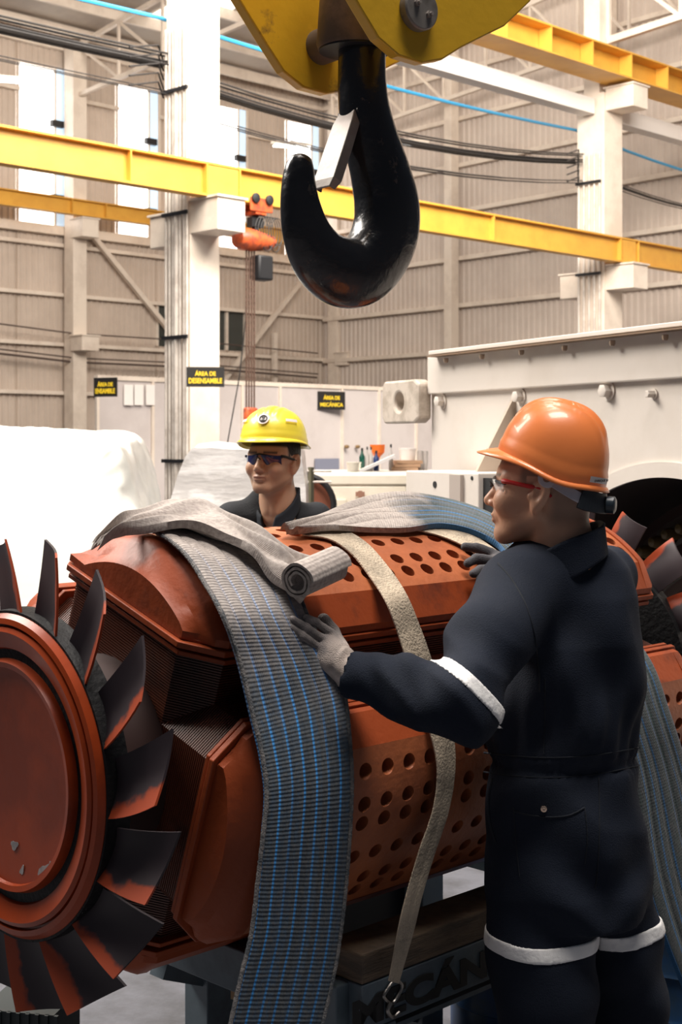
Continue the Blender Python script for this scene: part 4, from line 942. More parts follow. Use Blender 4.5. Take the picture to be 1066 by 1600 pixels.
# bench and what lies on it
zt_ = H-(736-HY)/F*14.; c = P(600, 0, 14.2); t = thing('work_bench', 'pale work bench top holding bottles and boards at centre', 'bench', (c[0], 14.3, 0)); m = MB(); m.box((c[0], 14.3, zt_-.03), 1.5, .9, .06); build(m, 'bench_top', steel_m, t, bevel=.005)
for a in (-.7, .7):
    for b in (-.38, .38): m = MB(); m.box((c[0]+a, 14.3+b, (zt_-.06)/2), .06, .06, zt_-.06); build(m, 'leg', steel_m, t, smooth=False)
def bottle(px, top, w, m_, label, capm=None, Yb=14.1, name='bottle', cat='bottle'):
    b0 = P(px, 0, Yb); zt2 = H-(top-HY)/F*Yb; r_ = w/2/F*Yb; h_2 = zt2-zt_; t_ = thing(name, label, cat, (b0[0], Yb, zt_))
    m = MB(); m.lathe((b0[0], Yb, zt_), UZ, [(0, r_*.9), (.005, r_), (h_2*.62, r_), (h_2*.78, r_*.4), (h_2*.9, r_*.35)], 20); build(m, 'bottle_body', m_, t_)
    m = MB(); m.lathe((b0[0], Yb, zt_+h_2*.88), UZ, [(0, r_*.45), (h_2*.12, r_*.4)], 14); build(m, 'bottle_cap', capm or dark_m, t_)
green = mat('bottle_green', (.01, .07, .05), .2); clear = mat('bottle_grey', (.45, .42, .40), .3); blue = mat('bottle_blue', (.01, .03, .12), .3)
bottle(566, 700, 9, green, 'dark green bottle, leftmost on the work bench')
bottle(574, 698, 6, clear, 'slim pale bottle beside the dark green bottle'); bottle(580, 698, 6, clear, 'slim pale bottle left of the dark blue bottle')
bottle(588, 704, 9, blue, 'dark blue bottle under the orange funnel'); bottle(611, 694, 7, clear, 'small grey bottle right of the orange funnel')
cc = P(590, 700, 14.25); t_ = thing('orange_funnel', 'orange funnel standing behind the dark blue bottle', 'funnel', (cc[0], 14.25, zt_)); m = MB(); m.lathe((cc[0], 14.25, zt_), UZ, [(0, .015), (.1, .018), (.14, .03), (.18, .07), (.26, .075)], 20); build(m, 'funnel_cone', mat('funnel_orange', (.8, .17, .02), .4), t_)
for i, (px, top, w, m_, lb) in enumerate(((553, 722, 22, hot, 'white tub at the left end of the work bench'), (637, 700, 26, paper, 'white tub standing on the boards'), (657, 704, 10, clear, 'grey can at the right end of the work bench'), (665, 705, 8, clear, 'narrow grey can beside the housing edge'))):
    Yb = 13.9 if i == 0 else 14.2; b0 = P(px, 0, Yb); r_ = w/2/F*Yb; zz = zt_ if i != 1 else zt_+.105; h_2 = H-(top-HY)/F*Yb-zz; t_ = thing('tub' if i < 2 else 'can', lb, 'container', (b0[0], Yb, zz)); m = MB(); m.lathe((b0[0], Yb, zz), UZ, [(0, r_*.9), (h_2*.85, r_)], 24); build(m, 'container_body', m_, t_)
    m = MB(); m.lathe((b0[0], Yb, zz+h_2*.85), UZ, [(0, r_*1.05), (h_2*.15, r_*1.05)], 24); build(m, 'lid', m_, t_)
c = P(632, 0, 14.2); t_ = thing('board_stack', 'brown boards stacked on the work bench', 'boards', (c[0], 14.2, zt_))
for i in range(3): m = MB(); m.frame_box((c[0]+.01*i, 14.2, zt_+.018+.035*i), (1, .1*i, 0), (-.1*i, 1, 0), UZ, .26, .3, .032); build(m, 'board', mat('board', (.45, .28, .17), .6), t_, smooth=False)
pa, pb_ = P(562, 738, 13.95), P(617, 712, 13.95); t_ = thing('white_panel', 'white panel leaning at a slant across the bench', 'panel', pa); m = MB(); m.bar(pa+UZ*.01, pb_, .2, .03, up=(0, 0, 1)); build(m, 'panel_sheet', paper, t_, smooth=False)
# ================================================================ people
skin_m = vcol_mat('skin', .45, bump=.12, bscale=220, sss=.08)
navy = (.0095, .014, .026)
cover_m = mat('navy_cotton', navy, .85, col2=(.016, .020, .030), scale=5, cover=(.5, .85), bump=.25, bscale=420, sheen=.0, spec=.25)
seam_m = mat('navy_seam', (.004, .007, .014), .85)
dust_m = None
refl_m = mat('reflective_tape', (.95, .94, .92), .4, col2=(.80, .79, .80), scale=30, cover=(.5, .7), bump=.3, bscale=60)
def frame_of(fx, fy, pitch=0, roll=0):
    f = nrm((fx, fy, 0)); l = np.cross(UZ, f); M_ = np.stack([f, l, UZ], 1)
    c, s_ = math.cos(pitch), math.sin(pitch); Rp = np.array([[c, 0, -s_], [0, 1, 0], [s_, 0, c]])      # pitch > 0 lifts the face
    return M_@Rp
def head_sdf(jaw=1.0, cheek=1.0):
    def f(x, y, z):
        ya = np.abs(y)
        d = ell(x, y, z, (-.012, 0, .035), (.098, .077, .098))
        d = smin(d, ell(x, y, z, (.030, 0, .000), (.066, .066*cheek, .085)), .03)
        d = smin(d, ell(x, y, z, (.034, 0, -.050), (.056, .057*jaw, .052)), .025)
        d = smin(d, cap(x, ya, z, (-.005, .056*jaw, -.045), (.07, .018, -.090), .016, .016), .02)
        d = smin(d, ell(x, y, z, (.080, 0, -.088), (.018, .024, .019)), .018)
        d = smin(d, cap(x, ya, z, (.078, .014, .030), (.066, .050, .024), .013, .010), .014)       # brow
        d = smax(d, -ell(x, ya, z, (.098, .032, .006), (.018, .019, .012)), .012)                 # socket
        d = smin(d, ell(x, ya, z, (.072, .031, .005), (.014, .015, .012)), .003)                  # eye
        d = smin(d, ell(x, ya, z, (.066, .045, -.024), (.026, .020, .022)), .02)                   # cheek
        d = smin(d, cap(x, y, z, (.088, 0, .014), (.112, 0, -.024), .0075, .0115), .010)
        d = smin(d, ell(x, ya, z, (.100, .0125, -.029), (.011, .0075, .0075)), .006)
        d = smax(d, -ell(x, ya, z, (.105, .0075, -.038), (.006, .0038, .004)), .003)
        d = smin(d, ell(x, y, z, (.086, 0, -.052), (.016, .027, .018)), .012)                      # muzzle
        d = smin(d, ell(x, y, z, (.0985, 0, -.0525), (.0075, .021, .0045)), .005)
        d = smin(d, ell(x, y, z, (.0965, 0, -.0625), (.0075, .019, .0055)), .005)
        d = smax(d, -ell(x, y, z, (.106, 0, -.0572), (.006, .021, .0011)), .003)
        # neck
        d = smin(d, cap(x, y, z, (-.028, 0, -.03), (-.045, 0, -.125), .056, .057), .02)
        d = smin(d, cap(x, y, z, (-.045, 0, -.125), (-.050, 0, -.185), .059, .064), .03)
        d = smin(d, cap(x, ya, z, (-.02, .045, -.06), (.0, .014, -.165), .012, .012), .02)
        # ears
        e = ell(x+.22*(z+.005), ya-.25*(-.006-x), z, (-.008, .081, -.002), (.020, .0095, .034)); e = smin(e, ell(x, ya, z, (-.001, .076, -.030), (.010, .008, .012)), .008)
        rim = ell(x+.22*(z+.005), ya, z, (-.002, .092, .001), (.012, .009, .021)); e = smax(e, -rim, .002)
        e = smin(e, ell(x, ya, z, (.012, .079, -.008), (.005, .005, .008)), .004)
        return smin(d, e, .005)
    return f
def sstep(a, b, x):
    t = np.clip((x-a)/(b-a), 0, 1); return t*t*(3-2*t)
def face_tint(skin, hair, beard=.25, short=.0):
    def f(x, y, z):
        ya = np.abs(y); c = np.tile(np.array(skin), (len(x), 1))
        def mixin(c, w, col): return c*(1-w[:, None])+np.array(col)*w[:, None]
        lip = np.exp(-((z+.0575)/.0085)**2*1.2)*(ya < .024)*(x > .088)*1.0; c = mixin(c, np.clip(lip, 0, 1)*.5, (.36, .12, .09))
        ch = np.exp(-(((x-.06)/.05)**2+((z+.025)/.03)**2)); c = mixin(c, ch*.15, (.5, .17, .09))
        bd = sstep(-.045, -.075, z)*sstep(.0, .03, x)*sstep(-.13, -.11, z); ms = np.exp(-((z+.043)/.006)**2)*(x > .09)*(ya < .03)
        c = mixin(c, np.clip(bd+ms*1.2, 0, 1)*beard, hair)
        br = np.exp(-((z-(.029+.0*ya))/.0045)**2)*(ya > .012)*(ya < .055)*(x > .05); c = mixin(c, br*.9, hair)
        # scalp hair and short sides
        hz = sstep(.045, .055, z-0*x)*1.0
        w = np.maximum(sstep(.040, .026, x)*sstep(.006, .022, z), sstep(-.014, -.040, x)*sstep(-.085, -.045, z)); w = np.maximum(w, hz)*(1-(ya > .0835)*1.0)
        fade = np.where(x < -.02, sstep(-.088, -.04, z), sstep(.0, .03, z)) if short else 1.0
        ear = (ya > .074) & (x > -.03) & (x < .02) & (z < .03) & (z > -.045); w = np.where(ear, 0, w)
        c = mixin(c, np.clip(w*fade*(short if short else 1), 0, 1), hair)
        c *= (1+.05*np.sin(60*x+40*z)*np.sin(55*y))[:, None]
        return c
    return f
# ---- hard hat
def hat_mesh(xf, shell_m, parent, rx=.138, ry=.108, hz=.135, visor=.042, rim=.010, dip=.022, ridges=3, label=None):
    M_, o_ = xf; n = 120; rows = []
    def zrim(th): return .0+dip*(math.cos(th))*.5-.010*math.exp(-((abs(abs(th)-1.9))/.5)**2)
    prof = []
    nv = 26
    v = []
    for i in range(nv+1):
        a = i/nv*PI/2; row = []
        for k in range(n):
            th = 2*PI*k/n-PI; sc = math.cos(a)**.78 if i < nv else 0.0; zz = math.sin(a)**.92
            x = rx*sc*math.cos(th)-.004; y = ry*sc*math.sin(th); z0_ = zrim(th); z = z0_*(1-zz)+hz*zz
            # crest ridges
            if ridges: 
                for yc, wd, am in ((0, .016, .0065), (.034, .007, .0035), (-.034, .007, .0035)):
                    z += am*max(0, 1-((y-yc)/wd)**2)**.5*min(1, max(0, (zz-.52)*5)) if abs(y-yc) < wd and abs(x) < rx*.86 else 0
            if zz < .16: b_ = 1+.018; x *= b_; y *= b_
            row.append((x, y, z))
        rows.append(row)
    brim = []
    for e in (.35, 1.0):
        row = []
        for k in range(n):
            th = 2*PI*k/n-PI; ext = rim+visor*max(0, math.cos(th))**3.0; ext *= e
            bx, by, bz = rows[0][k]; row.append((bx+math.cos(th)*ext, by+math.sin(th)*ext*.9, bz-.004*e-.010*e*max(0, math.cos(th))**3-.004*(e > .9)))
        brim.append(row)
    allr = brim[::-1]+rows
    vs_ = [np.array(M_)@np.array(p)+o_ for r in allr for p in r]; m = len(allr)
    fs = [(i*n+k, i*n+(k+1) % n, (i+1)*n+(k+1) % n, (i+1)*n+k) for i in range(m-1) for k in range(n)]
    o = link_mesh('hard_hat', vs_, fs, shell_m, parent, angle=40)
    s_ = o.modifiers.new('solid', 'SOLIDIFY'); s_.thickness = .003; s_.offset = -1
    if label: o['label'] = label
    def surf(th, zz, off=.002):
        sc = math.cos(math.asin(min(1, zz**(1/.92))))**.78; x = rx*sc*math.cos(th)-.004; y = ry*sc*math.sin(th); z = zrim(th)*(1-zz)+hz*zz
        nn_ = nrm((x/rx**2, y/ry**2, (z)/hz**2*.8)); return np.array(M_)@(np.array((x, y, z))+nn_*off)+o_, np.array(M_)@nn_
    return o, surf
def glasses(xf, parent, frame_m, lens_m, temple_m, name='safety_glasses', lh=.036):
    M_, o_ = xf; T = lambda x, y, z: np.array(M_)@np.array((x, y, z))+o_
    m = MB(); m.tube([T(.104-.9*(abs(y)**2)/.11-.002, y, .020-.004*abs(y)/.06+.003*math.cos(y*60)) for y in np.linspace(-.068, .068, 25)], .0028, 8)
    fr = build(m, name, frame_m, parent)
    for sg in (-1, 1):
        v = []; nu, nv = 14, 8
        for off in (0, -.0016):
            for i in range(nu):
                y = sg*(.006+.060*i/(nu-1)); 
                for j in range(nv):
                    u_ = j/(nv-1); hgt = lh*math.sin(PI*min(1, .28+.72*(1-i/(nu-1))**.8))**.6; z = .019-hgt*u_
                    x = .1065-.9*y*y/.11-.008*u_*u_+off; v.append(T(x-.002*u_, y, z))
        n_ = nu*nv; f = []
        for i in range(nu-1):
            for j in range(nv-1):
                a = i*nv+j; f += [(a, a+1, a+nv+1, a+nv), (n_+a, n_+a+nv, n_+a+nv+1, n_+a+1)]
        link_mesh('lens', v, f, lens_m, fr, angle=60)
        m = MB(); m.tube(spline([T(.070, sg*.067, .018), T(.055, sg*.074, .017), T(.02, sg*.080, .012), T(-.012, sg*.082, .008), T(-.03, sg*.078, -.006)], 16), [.0048]*4+[.0042]*6+[.003]*6, 8); build(m, 'temple', temple_m, fr)
    m = MB(); m.tube([T(.108, -.009, .004), T(.113, 0, .012), T(.108, .009, .004)], .0022, 6); build(m, 'nose_bridge', frame_m, fr)
    return fr

# ---- front worker: seen from behind, head turned left
fw = thing('person', 'worker in orange hard hat and navy coveralls seen from behind, hands on the rotor', 'person', P(885, 0, 2.830)*np.array([1, 1, 0]))
hm = frame_of(-.935, .355, math.radians(3)); ho = P(852, 768, 2.81)
skin1 = (.68, .37, .235)
sdf_obj('body', head_sdf(1.05, 1.03), (-.15, -.12, -.26), (.135, .12, .15), .0028, skin_m, fw, face_tint(skin1, (.10, .075, .06), .3, .62), (hm, ho))
og = mat('hat_orange', (.86, .24, .065), .34, coat=.25, bump=.03, bscale=50)
HATM = frame_of(-.95, .31, math.radians(15)); hat_o = ho+HATM@np.array([.004, 0, .050])
ht, sf = hat_mesh((HATM, hat_o), og, fw, rx=.110, ry=.100, hz=.130, visor=.030, dip=.020, label='orange hard hat with white name strip at the back')
def patch(surf, th0, th1, z0_, z1_, m_, name, parent, off=.0045, n=10):
    v = []; 
    for o_ in (0, .0008):
        for i in range(n):
            for j in range(4): v.append(surf(th0+(th1-th0)*i/(n-1), z0_+(z1_-z0_)*j/3, off+o_)[0])
    f = [(i*4+j, i*4+j+1, (i+1)*4+j+1, (i+1)*4+j) for i in range(n-1) for j in range(3)]; f += [tuple(q+n*4 for q in g)[::-1] for g in f]
    return link_mesh(name, v, f, m_, parent, angle=60)
lab = mat('label_white', (.75, .70, .68), .4); black_txt = mat('text_black', (.03, .03, .03), .6)
patch(sf, 2.45, 3.0, .045, .125, lab, 'name_strip', ht)
c_, nn_ = sf(2.72, .085, .007); ul = nrm(np.cross(UZ, nn_)); text_mesh('name_lettering', 'ENRIQUE M', .0055, c_, ul, np.cross(nn_, ul), black_txt, ht, .0006, .045)
# suspension strap and ratchet
def T1(x, y, z): return hm@np.array((x, y, z))+ho
strap_m = mat('suspension_grey', (.50, .46, .50), .45)
m = MB(); q = T1(-.024, .093, .030)
lv = nrm(hm@np.array((0, 1, 0)))
m.lathe(q-lv*.004, lv, [(0, .018), (.004, .019), (.007, .017)], 32); sus = build(m, 'hat_suspension', strap_m, ht)
m = MB(); m.lathe(q+lv*.003, lv, [(0, .008), (.003, .008), (.0032, .004)], 20); build(m, 'rivet', mat('rivet_brown', (.25, .12, .07), .4), sus)
sp_ = spline([T1(-.022, .092, .032), T1(-.055, .088, .012), T1(-.085, .070, -.006), T1(-.108, .035, -.014), T1(-.116, 0, -.016), T1(-.108, -.035, -.014)], 30)
def flat_band(pts, w, th, m_, name, parent, wt=None):
    m = MB(); rg = []
    for i, p in enumerate(pts):
        d = nrm(pts[min(i+1, len(pts)-1)]-pts[max(i-1, 0)]); out = nrm(p-(ho+hm@np.array((0, 0, p[2]-ho[2])))); out = nrm(out-d*np.dot(out, d)); up = np.cross(d, out); ww = w if wt is None else w*wt[i]
        rg.append([p+up*ww/2, p+up*ww/2+out*th, p-up*ww/2+out*th, p-up*ww/2])
    m.loft(rg); return build(m, name, m_, parent, bevel=.0008, smooth=False)
flat_band(sp_[:14], .021, .003, strap_m, 'side_strap', sus)
flat_band(sp_[11:], .040, .007, mat('ratchet_navy', (.012, .016, .022), .5), 'nape_pad', sus)
m = MB(); kq = T1(-.124, .002, -.018); m.lathe(kq, nrm(hm@np.array((-1, 0, 0))), [(0, .017), (.014, .017), (.017, .012)], 20); build(m, 'ratchet_knob', mat('knob_dark', (.02, .03, .04), .3), sus)
g1 = glasses((hm, ho), fw, dark_m, mat('lens_clear', (.75, .80, .85), .05, trans=.9, alpha=.45), mat('temple_red', (.55, .02, .02), .35)); g1['label'] = 'clear safety glasses with red temples'

def rowsdf(x, y, z, rows, yaw):
    """torso of stacked ellipses: rows of (z, cx, cy, a, b)"""
    r = np.array(sorted(rows)); zc_ = np.clip(z, r[0, 0], r[-1, 0])
    cx, cy, a, b = (np.interp(zc_, r[:, 0], r[:, i]) for i in (1, 2, 3, 4))
    dx, dy = x-cx, y-cy; c, s_ = math.cos(yaw), math.sin(yaw); u = dx*c+dy*s_; v = -dx*s_+dy*c
    k = np.sqrt((u/a)**2+(v/b)**2)+1e-9; d = (k-1)*np.minimum(a, b)*np.where(k > 1, 1.0, 1.0)
    return np.maximum(d, np.maximum(r[0, 0]-z, z-r[-1, 0]))
def PX(px, py, Y): return P(px, py, Y)
trows = []
for (py, px, hw, b_2, Yc) in ((832, 868, 38, .055, 2.835), (846, 870, 62, .075, 2.835), (862, 873, 88, .092, 2.835), (885, 877, 106, .105, 2.835), (930, 884, 116, .122, 2.835), (1000, 888, 119, .130, 2.83), (1080, 886, 120, .128, 2.83), (1140, 883, 121, .122, 2.83), (1182, 880, 119, .115, 2.83), (1240, 881, 123, .125, 2.83), (1320, 885, 128, .138, 2.83), (1380, 889, 130, .138, 2.83), (1425, 892, 126, .125, 2.83)):
    p = P(px, py, Yc); trows.append((p[2], p[0], Yc, hw/F*Yc*1.02, b_2))
tyaw = math.radians(20)
sh = PX(806, 915, 2.750); el = PX(722, 1098, 2.510); wr2 = PX(552, 1057, 2.605)
shr = PX(946, 908, 2.920); elr = np.array([.57, 3.13, 1.18]); wrr = PX(806, 905, 3.13)
hipL, kneeL, ankL = PX(836, 1350, 2.810), PX(852, 1560, 2.780), np.array([.43, 2.83, .08])
hipR, kneeR, ankR = PX(945, 1350, 2.890), PX(975, 1560, 2.930), np.array([.62, 2.97, .08])
def coverall(x, y, z):
    d = rowsdf(x, y, z, trows, tyaw)
    d = smin(d, cap(x, y, z, sh+np.array([.03, .01, -.005]), sh*.5+el*.5, .070, .075), .05)
    arm = chain(x, y, z, [sh, sh*.45+el*.55, el, el*.5+wr2*.5, wr2], [.072, .076, .060, .057, .043], .03)
    # hanging slack under the elbow
    arm = smin(arm, ell(x, y, z, el+np.array([.0, .01, -.012]), (.07, .06, .052)), .05)
    d = smin(d, arm, .022)
    ra = chain(x, y, z, [shr, shr*.5+elr*.5, elr, wrr], [.070, .062, .054, .045], .03); d = smin(d, ra, .03)
    lg = chain(x, y, z, [hipL, hipL*.4+kneeL*.6, kneeL, ankL], [.100, .100, .094, .085], .03); rg = chain(x, y, z, [hipR, hipR*.4+kneeR*.6, kneeR, ankR], [.095, .088, .080, .080], .03)
    legs = np.minimum(lg, rg); d = smin(d, legs, .018)
    # collar opening
    # waist
    dz = z-1.003; tor = np.exp(-((x-.445)**2+(y-2.83)**2)/.06)
    d = d+.007*np.exp(-(dz/.012)**2)*tor
    an = np.arctan2(y-2.83, x-.445); d = d+.0022*np.sin(an*75)*np.exp(-((dz)/.034)**2)*tor+.0035*np.sin(an*17+2*np.sin(z*9))*np.exp(-((dz-.075)/.07)**2)*tor
    # folds
    wx = x+.03*np.sin(9*z+4*x); vert = np.sin(34*wx+3*np.sin(5*z)+1.2)*sstep(.95, 1.2, z)*sstep(1.40, 1.25, z)
    d = d-.0038*vert*tor
    d = d-.003*np.sin(31*x-24*z+2.5*np.sin(7*z+3*y))-.0022*np.sin(27*z+33*y+19*x+2*np.sin(11*x))
    ae = np.exp(-((x-el[0]+.03)**2+(y-el[1])**2+(z-el[2])**2)/.018); d = d-.0055*ae*(1-2*np.abs(np.sin(30*x+22*z+1.2*np.sin(20*z))))
    aw = np.exp(-((x-wr2[0]-.07)**2+(z-wr2[2])**2)/.004); d = d-.004*aw*np.sin(120*x+60*z)
    bt = np.exp(-((x-.50)**2+(z-.74)**2)/.022); d = d-.008*bt*np.sin(38*z-32*np.abs(x-.51)+.8)
    kn = np.exp(-((z-.50)/.12)**2); d = d-.005*kn*np.sin(34*z+16*x+2*np.sin(9*x))
    sg = np.exp(-(((x-.395)/.012)**2))*sstep(1.02, 1.1, z)*sstep(1.3, 1.2, z)*(y < 2.88); d = d+.002*sg
    ridge = lambda q: 1-np.abs(np.sin(q))*2
    back = tor*sstep(1.0, 1.1, z)*sstep(1.42, 1.32, z)
    d = d-.006*ridge(13*(x-.30)/(.55+.45*(1.42-z)*1.2)+.9*np.sin(6*z))*back
    d = d-.007*ridge(19*(x+.8*z)+1.5*np.sin(8*z))*np.exp(-((x-.30)**2+(z-1.16)**2)/.012)*(y < 2.86)
    hipf = np.exp(-((z-.84)/.13)**2)*tor; d = d-.0065*ridge(15*(z-.55*np.abs(x-.50))+1.2*np.sin(11*x))*hipf
    # sleeve ends open around the wrist, neck open
    d = np.maximum(d, -(cap(x, y, z, wr2+nrm(wr2-el)*.038, wr2+nrm(wr2-el)*.10, .05, .05)))
    return d
lo, hi = (-.02, 2.42, .02), (.80, 3.34, 1.46)
cv = sdf_obj('coverall', coverall, lo, hi, .0065, cover_m, fw)
def shell_patch(name, lo, hi, h, region, m_, th=.003, parent=None, base=coverall):
    def f(x, y, z):
        d = base(x, y, z); return smax(np.maximum(d-th, -(d+.004)), region(x, y, z), .0015)
    return sdf_obj(name, f, lo, hi, h, m_, parent)
bd_ax = nrm(el-sh)
bc_ = PX(716, 1062, 2.570); bn = nrm(np.array([-.60, -.15, -.62]))
shell_patch('reflective_band', (.14, 2.42, 1.08), (.38, 2.78, 1.32), .0035, lambda x, y, z: np.maximum(np.abs((x-bc_[0])*bn[0]+(y-bc_[1])*bn[1]+(z-bc_[2])*bn[2])-.0125, .16-x), refl_m, .003, cv)
for zz_, x0_, x1_, tl in ((P(0, 1492, 2.700)[2], .25, .508, 0), (P(0, 1473, 2.830)[2], .512, .75, .0)):
    shell_patch('reflective_band', (x0_, 2.68, zz_-.06), (x1_, 3.14, zz_+.06), .0035, lambda x, y, z, zz_=zz_, x0_=x0_, x1_=x1_: np.maximum(np.abs(z-zz_-(.11*(np.maximum(x-.56, 0)) if x0_ > .5 else .35*(x-.41)**2)-.0)-.0145, np.maximum(x0_-x, x-x1_)), refl_m, .003, cv)
# collar: stand of cloth round the neck
cc_ = T1(-.036, 0, -.118)
def collar(x, y, z):
    dx, dy, dz = x-cc_[0]-.004, y-cc_[1], z-cc_[2]-.42*(x-cc_[0]); r = np.sqrt((dx/1.06)**2+(dy*1.0)**2)
    rr = .073+.10*(-(dz-.018)).clip(0, .1); return smax(np.abs(r-rr)-.006, np.abs(dz+.010)-.036-.003*np.sin(3*np.arctan2(dy, dx)), .005)
sdf_obj('collar', collar, tuple(cc_-.14), tuple(cc_+.14), .0032, cover_m, cv)
# back yoke seam, centre seams and pocket
def on_cover(px, py, off=.002, Y0_=2.3, Y1_=3.2, fn=coverall):
    ys = np.linspace(Y0_, Y1_, 900, dtype=float); k = (px-CX)/F; m_ = (py-HY)/F; x = k*ys; z = H-m_*ys; d = fn(x, ys, z); i = np.argmax(d < off); return np.array([x[i], ys[i], z[i]])
def seam(name, pts, r, m_, parent, n=60):
    pts = spline([np.array([a, b, 0.]) for a, b in pts], n); v = [on_cover(p[0], p[1], .0006) for p in pts]; v = np.array(v); v[1:-1] = (v[:-2]+v[1:-1]*2+v[2:])/4; m = MB(); m.tube(v, r, 6); return build(m, name, m_, parent)
seam('armhole_seam', [(778, 880), (800, 905), (822, 945), (835, 990), (842, 1040), (844, 1080)], .0016, seam_m, cv)
seam('back_seam', [(852, 1060), (852, 1100), (851, 1150), (850, 1178)], .0014, seam_m, cv)
0 and seam('yoke_seam', [(790, 882), (830, 872), (880, 868), (930, 874), (970, 884)], .0013, seam_m, cv)
seam('waist_seam', [(756, 1176), (800, 1181), (860, 1184), (930, 1180), (1000, 1168)], .0016, seam_m, cv)
seam('waist_seam', [(756, 1206), (800, 1212), (860, 1215), (930, 1210), (1000, 1196)], .0013, seam_m, cv)
seam('pocket_edge', [(803, 1262), (806, 1268), (830, 1274), (860, 1277), (890, 1274), (914, 1262)], .0018, seam_m, cv)
seam('pocket_edge', [(803, 1262), (806, 1310), (812, 1370)], .0012, seam_m, cv); seam('pocket_edge', [(914, 1262), (918, 1310), (914, 1350)], .0012, seam_m, cv)
seam('side_pocket_slit', [(770, 1216), (764, 1250), (766, 1285), (775, 1316)], .0034, seam_m, cv)
seam('centre_seam', [(936, 1215), (937, 1290), (934, 1360), (930, 1390)], .0014, seam_m, cv)
pp = on_cover(850, 1264, .001); m = MB(); m.lathe(pp+np.array([0, .001, 0]), (-.1, -1, 0), [(0, .0062), (.003, .0058), (.0036, .003), (.0024, .001)], 24); sn = build(m, 'snap_button', mat('brass_snap', (.75, .55, .42), .25, metal=.8), cv)
# boots
for a_, nm in ((ankL, 'boot'), (ankR, 'boot')):
    fd = nrm((-.3, .95, 0))
    sdf_obj(nm, lambda x, y, z, a_=a_: np.maximum(smin(chain(x, y, z, [a_+fd*-.03-UZ*.03, a_+fd*.09-UZ*.035, a_+fd*.18-UZ*.045], [.047, .047, .042], .02), cap(x, y, z, a_, a_+UZ*.1, .055, .062), .02), .002-z), tuple(np.array([a_[0]-.2, a_[1]-.15, 0])), tuple(np.array([a_[0]+.2, a_[1]+.3, .26])), .007, dark_m, fw)
# ---- gloves
glove_m = vcol_mat('glove_knit', .9, bump=.8, bscale=500)
def glove(name, wrist, knuckles, mids, tips, thumb, r, cuff_dir, tintf, parent, palm_extra=None, lead=.05):
    kn = [np.asarray(k, float) for k in knuckles]; pc_ = sum(kn)/len(kn)
    def f(x, y, z):
        d = None
        for k in kn:
            e = cap(x, y, z, wrist*.62+k*.38, k, .018, r*1.15); d = e if d is None else smin(d, e, .012)
        d = smin(d, cap(x, y, z, wrist, wrist*.5+pc_*.5, .029, .030), .02)
        d = smin(d, cap(x, y, z, wrist, wrist+cuff_dir*lead, .031, .034), .012)
        for k, mi, t, s_ in zip(kn, mids, tips, (1, 1.03, 1, .9)): d = smin(d, chain(x, y, z, [k, mi, t], [r*1.08*s_, r*1.0*s_, r*.86*s_], .003), .0015)
        if thumb is not None: d = smin(d, chain(x, y, z, thumb, [.017, .0145, .012], .006), .007)
        dd_ = (x-wrist[0])*cuff_dir[0]+(y-wrist[1])*cuff_dir[1]+(z-wrist[2])*cuff_dir[2]
        d = d-.0012*np.sin(dd_*420)*sstep(-.012, .0, dd_)+.0015*np.sin(90*x+60*z)*np.sin(80*z-50*x)
        return d
    pts = np.array(kn+list(tips)+[wrist, wrist+cuff_dir*lead]+(list(thumb) if thumb is not None else []))
    return sdf_obj(name, f, tuple(pts.min(0)-.045), tuple(pts.max(0)+.045), .0022, glove_m, parent, tintf)
def gp(px, py, off): return P(px, py, Ys(px, .345)-off)
w_ = P(541, 1050, 2.655)
kn = [gp(517, 990, .030), gp(506, 1000, .034), gp(497, 1012, .034), gp(491, 1027, .030)]
mi = [gp(494, 973, .026), gp(478, 981, .028), gp(471, 994, .028), gp(471, 1010, .025)]
ti = [gp(478, 967, .018), gp(458, 968, .018), gp(456, 980, .018), gp(459, 1000, .018)]
th_ = [P(532, 1015, 2.68), P(520, 988, 2.715), P(505, 968, 2.72)]
cdir = nrm(el-w_)
def tint_l(x, y, z):
    n_ = np.sin(130*x+70*z)*np.sin(90*z-60*x)+.6*np.sin(260*x)*np.sin(240*z); lite = np.array([.62, .52, .46]); dark = np.array([.13, .115, .11])
    t = sstep(.035, .085, np.sqrt((x-w_[0])**2+(z-w_[2])**2)+.012*n_); c = lite[None]*(1-t[:, None])+dark*t[:, None]*1.6
    return c*(1+.25*n_)[:, None].clip(.5, 1.4)
glove('glove', w_, kn, mi, ti, th_, .0088, cdir, tint_l, fw)['label'] = 'pale grey knit glove of the left hand, darkened fingers'
w2p = P(800, 893, 3.14)
g = lambda a, b, off: on_c(a, b, .442)-np.array([0, off, -off*.2])
kn = [g(764, 866, .03), g(762, 880, .034), g(765, 893, .034), g(772, 904, .03)]
mi = [g(742, 858, .028), g(742, 876, .030), g(748, 893, .03), g(756, 905, .026)]
ti = [g(727, 856, .016), g(731, 881, .016), g(739, 898, .018), g(748, 908, .018)]
def tint_r(x, y, z):
    n_ = np.sin(130*x+70*z)*np.sin(90*z-60*x); t = sstep(.06, .03, np.sqrt((x-w2p[0])**2+(z-w2p[2])**2)+.008*n_); a_ = np.array([.06, .058, .065]); b_ = np.array([.26, .21, .19]); return a_*(1-t[:, None])+b_*t[:, None]
glove('glove', w2p, kn, mi, ti, None, .0112, nrm(elr-w2p), tint_r, fw)['label'] = 'dark grey glove of the right hand on the rotor top'

